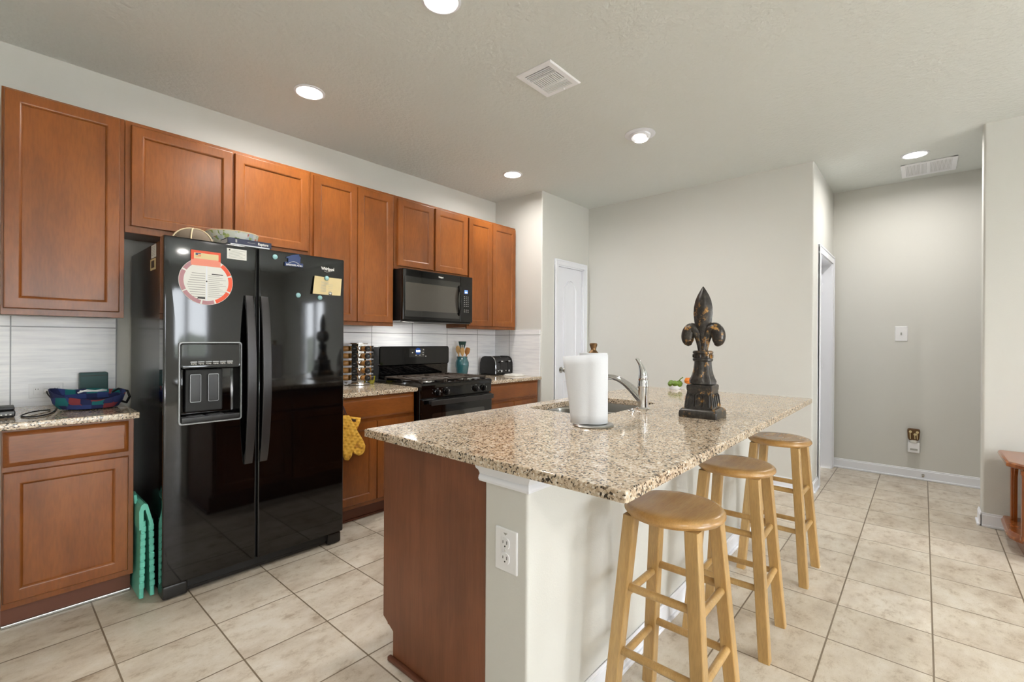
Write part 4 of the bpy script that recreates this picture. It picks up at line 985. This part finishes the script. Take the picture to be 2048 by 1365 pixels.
for ci, a in enumerate(ANG):
    for ri in range(5):
        z = ZT+0.286-ri*0.0575
        loc = (kx+0.0665*math.cos(a), ky+0.0665*math.sin(a), z)
        lab = 'small dark-lidded spice jar, %s row, %s column of the chrome rack' % (rows[ri], cols[ci])
        if proto is None:
            proto = thing('spice_jar', lab, 'spice jar', loc, a, 'spice jars in the chrome rack', False)
            obj('jar', MB().lathe([(0.0205, 0.0), (0.0215, 0.004), (0.0215, 0.034), (0.0185, 0.040)], (0, 0, 0), 20, 'x'), 'amber', proto)
            ld = obj('lid', MB().lathe([(0.0225, 0.0395), (0.0230, 0.042), (0.0230, 0.056), (0.0205, 0.059), (0.0185, 0.0575), (0.001, 0.0575)], (0, 0, 0), 20, 'x'), 'blacksat', proto)
            obj('lid_letter', MB().box(0.0573, 0.0582, -0.010, 0.008, -0.001, 0.0012).box(0.0573, 0.0582, -0.006, 0.010, 0.004, 0.0058), 'outline', ld)
        else: dup(proto, loc, a, lab)
t = thing('yellow_glass', 'small yellow-green glass cup between spice rack and range', 'glass', (2.075, 3.36, ZT))
obj('cup', MB().lathe([(0.022, 0), (0.026, 0.004), (0.036, 0.062), (0.034, 0.062), (0.024, 0.008), (0.001, 0.008)], (2.075, 3.36, ZT), 24), 'yellowglass', t)
# utensil crock
cx_, cy_ = 3.085, 3.375
t = thing('utensil_crock', 'teal glazed ceramic crock holding cooking utensils right of the range', 'crock', (cx_, cy_, ZT))
obj('pot', MB().lathe([(0.045, 0), (0.048, 0.004), (0.058, 0.06), (0.066, 0.11), (0.065, 0.14), (0.054, 0.172), (0.050, 0.184), (0.055, 0.190), (0.054, 0.198), (0.046, 0.198), (0.044, 0.18), (0.056, 0.13), (0.048, 0.03), (0.001, 0.012)], (cx_, cy_, ZT), 40), 'crock', t)
m = MB()
for k in range(5):
    z = 0.045+k*0.018; rad = 0.054+0.010*min(1, (z-0.04)/0.07)
    m.loft([[(cx_+(rad+d)*math.cos(2*PI*j/40), cy_+(rad+d)*math.sin(2*PI*j/40), ZT+z+e) for j in range(40)] for d, e in ((0, -.003), (.0022, 0), (0, .003))], False, False)
obj('ridges', m, 'crock', t)
zb = ZT+0.02
def utensil(name, label, base_xy, top_xy, ztop, head, mat, group=None):
    p0 = Vector((cx_+base_xy[0], cy_+base_xy[1], zb)); p1 = Vector((cx_+top_xy[0], cy_+top_xy[1], ztop))
    u = thing(name, label, name.replace('_', ' '), tuple(p0), 0, group)
    dv = (p1-p0).normalized(); sidev = Vector((0.62, -0.78, 0)); sidev = (sidev-dv*sidev.dot(dv)).normalized(); nv = dv.cross(sidev)
    hl = head[0]; q = p1-dv*hl
    obj('handle', MB().tube([p0, p0.lerp(q, 0.5), q], [0.005, 0.005, 0.006], 10), mat, u)
    R = []
    for d, w_ in head[1]:
        c_ = q+dv*d; th_ = 0.0045
        R.append([tuple(c_+sidev*w_*math.cos(2*PI*k/16)+nv*th_*math.sin(2*PI*k/16)) for k in range(16)])
    h = obj('head', MB().loft(R), mat, u)
    if name == 'slotted_turner':
        for s_ in (-0.011, 0.0, 0.011):
            c_ = q+dv*0.040+sidev*s_-nv*0.0052*(1 if nv.dot(Vector((-0.7, -0.7, 0))) < 0 else -1)
            o_ = MB().tube([tuple(c_-dv*0.016), tuple(c_+dv*0.016)], 0.0026, 8); obj('slot', o_, 'dot', h)
    return u
spoon = (0.085, [(0, .006), (.012, .012), (.032, .021), (.052, .0235), (.070, .019), (.082, .008), (.085, .001)])
utensil('wooden_spoon', 'pale wooden spoon at the left edge of the teal crock', (-.01, .01), (-.036, .024), ZT+0.305, spoon, 'spoon')
utensil('wooden_spoon', 'pale wooden spoon standing in front in the teal crock', (-.01, -.02), (-.026, -.030), ZT+0.288, spoon, 'spoon')
utensil('slotted_turner', 'dark green slotted turner standing tallest in the teal crock', (.01, .01), (.004, .002), ZT+0.345, (0.09, [(0, .006), (.01, .014), (.02, .020), (.05, .030), (.085, .038), (.09, .037)]), 'spat')
utensil('wooden_spatula', 'amber wooden spatula leaning right in the teal crock', (.0, -.01), (.052, -.028), ZT+0.285, (0.075, [(0, .006), (.014, .018), (.03, .024), (.06, .024), (.072, .018), (.075, .012)]), 'spoon2')
# toaster
t = thing('toaster', 'black four-slice toaster in the corner right of the range', 'toaster', (3.535, 3.34, ZT), 0.0, None, False)
R = []
for y_, in_, zz in ((-0.105, 0.004, 0.006), (-0.108, 0.0, 0.0), (0.108, 0.0, 0.0), (0.105, 0.004, 0.006)):
    pass
prof = [(-0.110, 0.012), (-0.112, 0.06), (-0.110, 0.12), (-0.098, 0.160), (-0.075, 0.182), (-0.045, 0.190), (0.045, 0.190), (0.075, 0.182), (0.098, 0.160), (0.110, 0.12), (0.112, 0.06), (0.110, 0.012)]
tb = obj('body', MB().prism(prof, -0.115, 0.115, 'yz'), 'black', t)
obj('base', MB().box(-0.117, 0.117, -0.112, 0.112, 0.0, 0.014, 0.004, 1), 'matte', t)
obj('end_cover', MB().prism([(u*1.02, 0.004+v*1.005) for u, v in prof], -0.128, -0.114, 'yz'), 'blacksat', t)
obj('end_cover', MB().prism([(u*1.02, 0.004+v*1.005) for u, v in prof], 0.114, 0.128, 'yz'), 'blacksat', t)
obj('chrome_edge', MB().tube([(-0.1285, u*1.015, 0.004+v) for u, v in prof[:6]], 0.0022, 6), 'chrome', t)
for x in (-0.052, 0.060):
    obj('lever_slot', MB().box(x-0.008, x+0.008, -0.1145, -0.108, 0.055, 0.140, 0.002, 1), 'matte', tb)
    obj('lever', MB().box(x-0.016, x+0.016, -0.132, -0.112, 0.138, 0.150, 0.004, 2), 'chrome', tb)
    obj('dial', MB().lathe([(0.010, -0.112), (0.012, -0.116), (0.011, -0.126), (0.001, -0.127)], (x, 0, 0.045), 18, 'y'), 'chrome', tb)
    obj('button', MB().lathe([(0.006, -0.112), (0.006, -0.118), (0.001, -0.119)], (x-0.040, 0, 0.047), 14, 'y'), 'chrome', tb)
for yy in (-0.055, 0.055):
    for x in (-0.055, 0.055): obj('bread_slot', MB().box(x-0.045, x+0.045, yy-0.012, yy+0.012, 0.186, 0.192), 'matte', tb)
obj('power_cord', MB().tube([(-0.128, 0.04, 0.05), (-0.150, 0.05, 0.055), (-0.165, 0.06, 0.035), (-0.160, 0.07, 0.012), (-0.145, 0.10, 0.006), (-0.12, 0.125, 0.006)], 0.004, 8), 'cable', t)
t = thing('folded_towel', 'folded white towel lying on the corner counter in front of the toaster', 'towel', (3.545, 3.10, ZT))
obj('towel', MB().box(3.47, 3.63, 3.02, 3.18, ZT+0.0005, ZT+0.009, 0.004, 2).box(3.475, 3.60, 3.03, 3.17, ZT+0.009, ZT+0.018, 0.004, 2), 'cloth', t)
# oven mitts hanging on the cabinet
MXf = lambda a, b, dy: (1.55+(a-75)*0.000845, dy, 0.756-(b-390)*0.000774-(a-75)*0.0001)
def pillow(outl, yf, th_):
    ca = sum(p[0] for p in outl)/len(outl); cb_ = sum(p[1] for p in outl)/len(outl)
    sc = lambda k, dy: [MXf(ca+(a-ca)*k, cb_+(b-cb_)*k, dy) for a, b in outl]
    return MB().loft([sc(0.90, yf+th_), sc(1.0, yf+th_*0.65), sc(1.0, yf+th_*0.35), sc(0.93, yf), sc(0.6, yf-0.003)])
t = thing('oven_mitt', 'yellow quilted oven mitt in front hanging beside the refrigerator', 'oven mitt', MXf(75, 390, 2.815), 0, 'yellow oven mitts')
obj('mitt', pillow([(30, 400), (70, 388), (112, 388), (140, 440), (188, 530), (232, 600), (252, 650), (250, 690), (228, 725), (192, 736), (158, 718), (138, 690), (130, 738), (106, 770), (78, 764), (50, 700), (34, 560)], 2.808, 0.026), 'quilt', t)
obj('hanging_loop', MB().tube([MXf(70, 395, 2.82), MXf(78, 350, 2.825), MXf(70, 310, 2.846), MXf(82, 318, 2.846), MXf(92, 380, 2.822)], 0.003, 8), 'strap', t)
t = thing('oven_mitt', 'yellow quilted oven mitt behind, showing its cuff with dark label', 'oven mitt', MXf(170, 410, 2.845), 0, 'yellow oven mitts')
obj('mitt', pillow([(60, 400), (116, 399), (232, 412), (228, 440), (190, 528), (160, 620), (120, 700), (90, 690), (70, 560)], 2.838, 0.020), 'quilt', t)
obj('label_patch', MB().faces([MXf(128, 418, 2.8365), MXf(180, 424, 2.8365), MXf(178, 446, 2.8365), MXf(134, 440, 2.8365)], [(0, 1, 2, 3)]) and None or MB().prism([(MXf(a, b, 0)[0], MXf(a, b, 0)[2]) for a, b in ((128, 418), (180, 424), (178, 446), (134, 440))], 2.833, 2.838), 'strap', t)

# ------------------------------------------------------------------ left counter things
bx, by = 0.365, 3.165
t = thing('fabric_basket', 'dark blue plaid fabric basket on the counter left of the refrigerator', 'basket', (bx, by, ZT))
R = []
for k, (sx, sy, z) in enumerate(((0.070, 0.055, 0.001), (0.098, 0.082, 0.006), (0.116, 0.096, 0.035), (0.128, 0.104, 0.084), (0.124, 0.100, 0.084), (0.108, 0.088, 0.045), (0.07, 0.055, 0.035))):
    ring = []
    for j in range(36):
        a = 2*PI*j/36; pinch = 1+0.30*max(0, math.cos(a-PI+0.25))**6; rise = (0.020*max(0, math.cos(a-PI+0.25))**4+0.004*math.cos(2*a)+0.019*math.sin(a)-0.008+0.003*math.sin(5*a)) if z > 0.05 else 0
        ring.append((bx+sx*math.cos(a)*pinch, by+sy*math.sin(a)*pinch, ZT+z+rise))
    R.append(ring)
obj('basket_wall', MB().loft(R), 'plaid', t)
obj('handle_loop', MB().tube([(bx+0.085, by+0.07, ZT+0.07), (bx+0.105, by+0.05, ZT+0.088), (bx+0.140, by+0.03, ZT+0.075), (bx+0.148, by+0.02, ZT+0.045), (bx+0.130, by-0.01, ZT+0.018), (bx+0.105, by-0.02, ZT+0.030)], 0.006, 8), 'cable', t)
t = tag(obj('charging_cable', MB().tube([(bx-0.06, by-0.03, ZT+0.085), (bx-0.03, by-0.06, ZT+0.098), (bx+0.0, by-0.055, ZT+0.092), (bx+0.03, by-0.03, ZT+0.094), (bx+0.05, by+0.0, ZT+0.088), (bx+0.02, by+0.02, ZT+0.084), (bx-0.04, by+0.01, ZT+0.088), (bx-0.05, by-0.02, ZT+0.092)], 0.004, 8), 'white'), 'white charging cable coiled inside the blue plaid basket', 'cable')
t = thing('storage_box', 'dark teal box standing against the white backsplash behind the basket', 'box', (0.398, 3.45, ZT))
obj('box', MB().box(0.340, 0.457, 3.42, 3.484, ZT, 1.062, 0.006, 2), 'tealdark', t)
obj('top_seam', MB().box(0.342, 0.455, 3.4185, 3.4205, 1.044, 1.047), 'cable', t)
t = thing('electrical_outlet', 'white triple-wide outlet plate on the backsplash above the left counter', 'outlet', (0.215, WY-0.012, 0.973))
obj('cover_plate', MB().rings([(0.150, 0.280, 0.935, 1.011, WY-0.0122, .003), (0.150, 0.280, 0.935, 1.011, WY-0.015, .003), (0.154, 0.276, 0.939, 1.007, WY-0.018, .003)], 'xz', .003, 2), 'white', t)
for x in (0.180, 0.215, 0.252):
    r = obj('receptacle', MB().box(x-0.012, x+0.012, WY-0.0205, WY-0.0175, 0.953, 0.993, 0.001, 1), 'white', t)
    if x != 0.215:
        obj('slots', MB().box(x-0.006, x-0.004, WY-0.0212, WY-0.0204, 0.978, 0.985).box(x+0.003, x+0.005, WY-0.0212, WY-0.0204, 0.978, 0.985), 'slot', r)
t = thing('power_cable', 'thin black power cable running from the backsplash outlet along the left counter', 'cable', (0.215, 3.47, 0.973))
obj('plug', MB().box(0.204, 0.226, 3.455, 3.4790, 0.962, 0.984, 0.004, 2), 'white', t)
obj('cord', MB().tube(spline([(0.215, 3.456, 0.97), (0.218, 3.435, 0.955), (0.235, 3.40, 0.925), (0.245, 3.34, 0.902), (0.235, 3.25, ZT+0.004), (0.215, 3.10, ZT+0.004), (0.19, 3.02, ZT+0.004), (0.15, 2.975, ZT+0.004), (0.118, 3.00, ZT+0.004), (0.108, 3.05, ZT+0.004), (0.130, 3.10, ZT+0.008), (0.17, 3.16, ZT+0.008), (0.21, 3.20, ZT+0.004)], 5), 0.003, 8), 'cable', t)
t = thing('electronic_box', 'flat black electronic box at the left end of the counter', 'electronic box', (0.055, 3.09, ZT))
mb_ = obj('case', MB().box(-0.02, 0.090, 3.03, 3.16, ZT+0.004, ZT+0.032, 0.006, 2), 'blacksat', t)
obj('upper_case', MB().box(-0.02, 0.088, 3.05, 3.15, ZT+0.033, ZT+0.047, 0.004, 2), 'cable', t)
obj('feet', MB().box(0.0, 0.015, 3.05, 3.065, ZT, ZT+0.005).box(0.06, 0.075, 3.05, 3.065, ZT, ZT+0.005).box(0.0, 0.015, 3.12, 3.135, ZT, ZT+0.005).box(0.06, 0.075, 3.12, 3.135, ZT, ZT+0.005), 'cable', t)
m = MB()
for k in range(4): m.box(0.03+k*0.014, 0.036+k*0.014, 3.0285, 3.0305, ZT+0.013, ZT+0.018)
obj('status_lights', m, 'dot', mb_)

# ------------------------------------------------------------------ bar stools
def make_stool(label, loc, rz=0.0):
    t = thing('bar_stool', label, 'stool', loc, rz, 'wooden bar stools along the island', False)
    r = 0.156
    obj('seat', MB().lathe([(r-0.020, 0.692), (r-0.006, 0.696), (r, 0.705), (r-0.001, 0.713), (r-0.008, 0.721), (r-0.020, 0.7245), (r-0.05, 0.7235), (0.001, 0.722)], (0, 0, 0), 56), 'stoolseat', t)
    for sx in (-1, 1):
        for sy in (-1, 1):
            R = []
            for z, o_, h_ in ((0.0, 0.150, 0.0205), (0.25, 0.1315, 0.0205), (0.50, 0.113, 0.0205), (0.694, 0.0985, 0.0205)):
                R.append([(sx*o_+u, sy*o_+v, z) for u, v in rrect(-h_, h_, -h_, h_, 0.005, 3)])
            obj('leg', MB().loft(R), 'stool', t)
    off = lambda z: 0.150-0.0742*z
    for ax, sgn, z in (('x', -1, .467), ('x', -1, .264), ('x', 1, .456), ('x', 1, .240), ('y', -1, .445), ('y', -1, .255), ('y', 1, .430), ('y', 1, .215)):
        e = off(z); a = e-0.008
        if ax == 'x': pts = [(sgn*e, -a, z), (sgn*e, a, z)]
        else: pts = [(-a, sgn*e, z), (a, sgn*e, z)]
        obj('rung', MB().tube(pts, 0.0125, 14), 'stool', t)
    return t
sA = make_stool('round wooden bar stool nearest the camera, at the front corner of the island', (1.478, 0.603, 0), 0.0)
dup(sA, (2.172, 0.612, 0), 0.02, 'round wooden bar stool in the middle of the row of three')
dup(sA, (2.925, 0.598, 0), -0.02, 'round wooden bar stool farthest away, at the hall end of the island')

# ------------------------------------------------------------------ ceiling things
def can(label, x, y, lit=True, power=1.0):
    t = thing('recessed_light', label, 'ceiling light', (x, y, ZC), 0, 'recessed ceiling lights')
    R_ = 0.088 if lit else 0.108
    obj('trim_ring', MB().lathe([(R_, 0), (R_, -0.003), (R_-0.012, -0.008), (0.072, -0.006), (0.070, -0.001)], (x, y, ZC), 48, cap=False), 'trim', t)
    if lit:
        obj('lens', MB().lathe([(0.0715, -0.0035), (0.001, -0.0045)], (x, y, ZC), 40), 'lamp', t)
        l = bpy.data.lights.new('can_glow', 'AREA'); l.shape = 'DISK'; l.size = 0.13; l.spread = math.radians(168); l.energy = CAN_W*power; l.color = (1, 0.96, 0.92)
        o = bpy.data.objects.new('can_glow', l); COL.objects.link(o); o.parent = t; o.location = (0, 0, -0.006)
    else:
        m = MB().lathe([(0.075, -0.002), (0.072, -0.020), (0.060, -0.030), (0.052, -0.022), (0.001, -0.018)], (0, 0, 0), 40)
        m.xform(Matrix.Translation((x, y, ZC)) @ Matrix.Rotation(0.16, 4, 'Y'))
        e = obj('eyeball', m, 'trim', t)
        m = MB().lathe([(0.0515, -0.021), (0.03, -0.026), (0.001, -0.0275)], (0, 0, 0), 32); m.xform(Matrix.Translation((x, y, ZC)) @ Matrix.Rotation(0.16, 4, 'Y'))
        obj('lens', m, 'lampdim', e)
        l = bpy.data.lights.new('can_glow', 'AREA'); l.shape = 'DISK'; l.size = 0.09; l.spread = math.radians(150); l.energy = CAN_W*0.8; l.color = (1, 0.96, 0.92)
        o = bpy.data.objects.new('can_glow', l); COL.objects.link(o); o.parent = t; o.location = (0.004, 0, -0.036); o.rotation_euler = (0, -0.35, 0)
can('bright recessed ceiling light above the refrigerator', 1.297, 2.795)
can('bright recessed ceiling light near the corner above the range side', 3.147, 2.785, True, 0.8)
can('bright recessed ceiling light cut by the top edge, nearest the camera', 1.327, 1.601)
can('bright recessed ceiling light in the hall beside the double return vent', 4.900, 0.056, True, 0.95)
can('dim tilted eyeball ceiling light over the far end of the island', 3.140, 1.546, False)
for k, (x, y) in enumerate(((-0.6, -1.5), (2.2, -2.5), (-0.6, -4.0), (2.2, -4.0))):  # unseen lights added behind the camera to brighten the room
    can('added unseen ceiling light in the living area, %s row, %s side' % (('near', 'far')[k//2], ('left', 'right')[k % 2]), x, y, True, 2.3)
t = thing('air_vent', 'square white ceiling air vent with three banks of slats', 'vent', (2.136, 1.618, ZC))
x0, x1, y0, y1 = 1.989, 2.283, 1.496, 1.740
f = lambda i, z: [(u, v, z) for u, v in rrect(x0+i, x1-i, y0+i, y1-i, 0)]
obj('frame', MB().loft([f(0, ZC), f(0, ZC-0.003), f(0.006, ZC-0.008), f(0.034, ZC-0.008), f(0.036, ZC-0.001)], False, False), 'vent', t)
obj('backing', MB().box(x0+0.03, x1-0.03, y0+0.03, y1-0.03, ZC-0.0025, ZC-0.0005), 'ventdark', t)
m = MB(); a0, a1, b0, b1 = x0+0.035, x1-0.035, y0+0.035, y1-0.035
for k in range(4): m.box(a0+0.009+k*0.0135, a0+0.0145+k*0.0135, b0, b1, ZC-0.008, ZC-0.003)
obj('slat_bank', m, 'vent', t); m = MB()
for k in range(13): m.box(a0+0.066, a0+0.150, b0+k*(b1-b0)/13+0.007, b0+(k+1)*(b1-b0)/13, ZC-0.008, ZC-0.003)
m.box(a0+0.060, a0+0.067, b0, b1, ZC-0.009, ZC-0.003).box(a0+0.149, a0+0.157, b0, b1, ZC-0.009, ZC-0.003)
obj('slat_bank', m, 'vent', t); m = MB()
for k in range(5): m.box(a0+0.160+k*0.0128, a0+0.168+k*0.0128, b0, b1, ZC-0.008, ZC-0.003)
obj('slat_bank', m, 'vent', t)
obj('damper_lever', MB().box(x1-0.028, x1-0.014, 1.595, 1.606, ZC-0.014, ZC-0.006, 0.002, 1), 'vent', t)
t = thing('return_vent', 'white double return air grille on the hall ceiling', 'vent', (5.32, -0.025, ZC))
x0, x1, y0, y1 = 5.130, 5.515, -0.205, 0.152
m = MB()
m.box(x0, x1, y0, y0+0.035, ZC-0.010, ZC, 0.003, 1).box(x0, x1, y1-0.035, y1, ZC-0.010, ZC, 0.003, 1).box(x0, x0+0.035, y0, y1, ZC-0.0098, ZC, 0.003, 1).box(x1-0.035, x1, y0, y1, ZC-0.0098, ZC, 0.003, 1).box(x0, x1, -0.040, -0.012, ZC-0.0096, ZC, 0.003, 1)
obj('frame', m, 'vent', t)
for ya, yb in ((y0+0.035, -0.040), (-0.012, y1-0.035)):
    m = MB()
    for k in range(16): m.box(x0+0.035, x1-0.035, ya+(yb-ya)*k/16+0.001, ya+(yb-ya)*(k+1)/16-0.0008, ZC-0.0085, ZC-0.004)
    obj('louvre_panel', m, 'vent', t)
obj('backing', MB().box(x0+0.03, x1-0.03, y0+0.03, y1-0.03, ZC-0.003, ZC-0.0005), 'ink', t)

# ------------------------------------------------------------------ hall things
t = thing('light_switch', 'white light switch plate on the hall end wall', 'switch', (HX, 0.154, 1.334))
obj('cover_plate', MB().rings([(0.108, 0.200, 1.265, 1.404, HX-0.0002, .004), (0.108, 0.200, 1.265, 1.404, HX-0.003, .004), (0.112, 0.196, 1.269, 1.400, HX-0.007, .004)], 'yz', .004, 2), 'white', t)
obj('toggle', MB().box(HX-0.016, HX-0.006, 0.149, 0.159, 1.322, 1.346, 0.003, 1), 'ink', t)
t = thing('plug_in_air_freshener', 'white plug-in air freshener with brown patterned top low on hall wall', 'air freshener', (HX, 0.060, 0.35))
obj('housing', MB().box(HX-0.050, HX-0.012, 0.019, 0.103, 0.246, 0.338, 0.008, 2), 'white', t)
obj('vent_slot', MB().box(HX-0.0515, HX-0.049, 0.034, 0.086, 0.268, 0.284, 0.001, 1), 'ink', t)
obj('refill_bottle', MB().lathe([(0.026, 0.335), (0.030, 0.345), (0.026, 0.362), (0.001, 0.363)], (HX-0.032, 0.061, 0), 20), 'card', t)
m = MB(); R = []
for z, h_, d in ((0.360, 0.034, 0.018), (0.380, 0.040, 0.022), (0.440, 0.045, 0.024), (0.458, 0.043, 0.022), (0.464, 0.034, 0.016)):
    R.append([(HX-0.034+v, 0.062+u, z) for u, v in rrect(-h_, h_, -d, d, 0.012, 4)])
wk = obj('patterned_shade', m.loft(R), 'wicker', t)
for yy, zz in ((0.084, 0.438), (0.052, 0.415), (0.036, 0.436)):
    obj('painted_flower', MB().tube([(HX-0.0585, yy, 0.372), (HX-0.0585, yy+0.003, zz)], 0.003, 6).lathe([(0.011, -0.0605), (0.011, -0.0575), (0.001, -0.057)], (HX, yy, zz), 14, 'x'), 'note', wk)
obj('outlet_plate', MB().box(HX-0.006, HX-0.0002, 0.022, 0.100, 0.245, 0.360, 0.003, 1), 'white', t)
t = thing('door_stop', 'small spring door stop on the hall baseboard', 'door stop', (HX-0.014, -0.004, 0.05))
obj('spring', MB().lathe([(0.010, 0), (0.010, -0.008), (0.005, -0.01), (0.005, -0.05), (0.009, -0.052), (0.009, -0.062), (0.001, -0.063)], (HX-0.0135, -0.004, 0.05), 14, 'x'), 'nickel', t)

# ------------------------------------------------------------------ wooden end table at the right
t = thing('end_table', 'glossy carved oak end table beside the right wall', 'table', (4.12, -0.72, 0))
octo = lambda i, z: [(x, y2, z) for x, y2 in ((4.44-i*0.4, -0.372-i), (4.03+i*0.4, -0.372-i), (3.80+i, -0.60-i*0.4), (3.80+i, -1.02+i*0.4), (4.03+i*0.4, -1.24+i), (4.44-i*0.4, -1.24+i))]
obj('table_top', MB().loft([octo(0.012, 0.515), octo(0.003, 0.519), octo(0.0, 0.527), octo(0.002, 0.538), octo(0.010, 0.545), octo(0.016, 0.547)]), 'oak', t)
def wavy(z, g):
    P = [(4.44, -0.39+g), (4.16, -0.385+g), (4.10, -0.390+g), (4.06, -0.415+g), (4.035, -0.445+g*.7), (4.00, -0.450+g*.7), (3.96, -0.435+g*.7), (3.92-g*.5, -0.440+g*.7), (3.87-g, -0.475+g*.5), (3.845-g, -0.53), (3.845-g, -1.10), (3.95, -1.22-g), (4.44, -1.22-g)]
    return [(x, y2, z) for x, y2 in P]
obj('lower_shelf', MB().loft([wavy(0.070, -0.006), wavy(0.078, 0.0), wavy(0.092, 0.0), wavy(0.100, -0.006), wavy(0.112, -0.008), wavy(0.118, -0.014)]), 'oak', t)
obj('base_foot', MB().loft([[(x, y2, z) for x, y2 in ((4.42, -0.44), (3.98, -0.452), (3.90, -0.49), (3.885, -0.55), (3.885, -1.08), (3.97, -1.18), (4.42, -1.18))] for z in (0.0, 0.071)]), 'oak', t)
# carcass: fluted corner columns, arched side, front panel
obj('rear_panel', MB().box(4.36, 4.40, -0.455, -0.425, 0.117, 0.516, 0.004, 1), 'oak', t)
ar = [(4.365, 0.117), (4.33, 0.117), (4.33, 0.40), (4.30, 0.455), (4.22, 0.492), (4.13, 0.502), (4.04, 0.480), (3.995, 0.42), (3.985, 0.117), (3.965, 0.117), (3.965, 0.517), (4.365, 0.517)]
obj('arched_side', MB().prism(ar, -0.452, -0.437, 'xz'), 'oak', t)
for x, yy in ((3.945, -0.465), (3.945, -1.12)):
    R = []
    for z, r_ in ((0.117, .042), (0.14, .042), (0.145, .038), (0.49, .038), (0.495, .042), (0.516, .042)):
        R.append([(x+r_*(1+0.05*math.cos(10*a))*math.cos(a), yy+r_*(1+0.05*math.cos(10*a))*math.sin(a), z) for a in [2*PI*k/60 for k in range(60)]])
    obj('corner_column', MB().loft(R), 'oak', t)
obj('inner_cabinet', MB().box(3.99, 4.40, -1.12, -0.62, 0.117, 0.516, 0.003, 1), 'oak', t)
obj('front_panel', MB().box(3.930, 3.955, -1.09, -0.50, 0.117, 0.516, 0.004, 1), 'oak', t)
obj('front_moulding', MB().rings([(-1.02, -0.56, 0.16, 0.48, 3.931, .0), (-1.02, -0.56, 0.16, 0.48, 3.922, .0), (-1.0, -0.58, 0.18, 0.46, 3.920, .0)], 'yz'), 'oak', t)
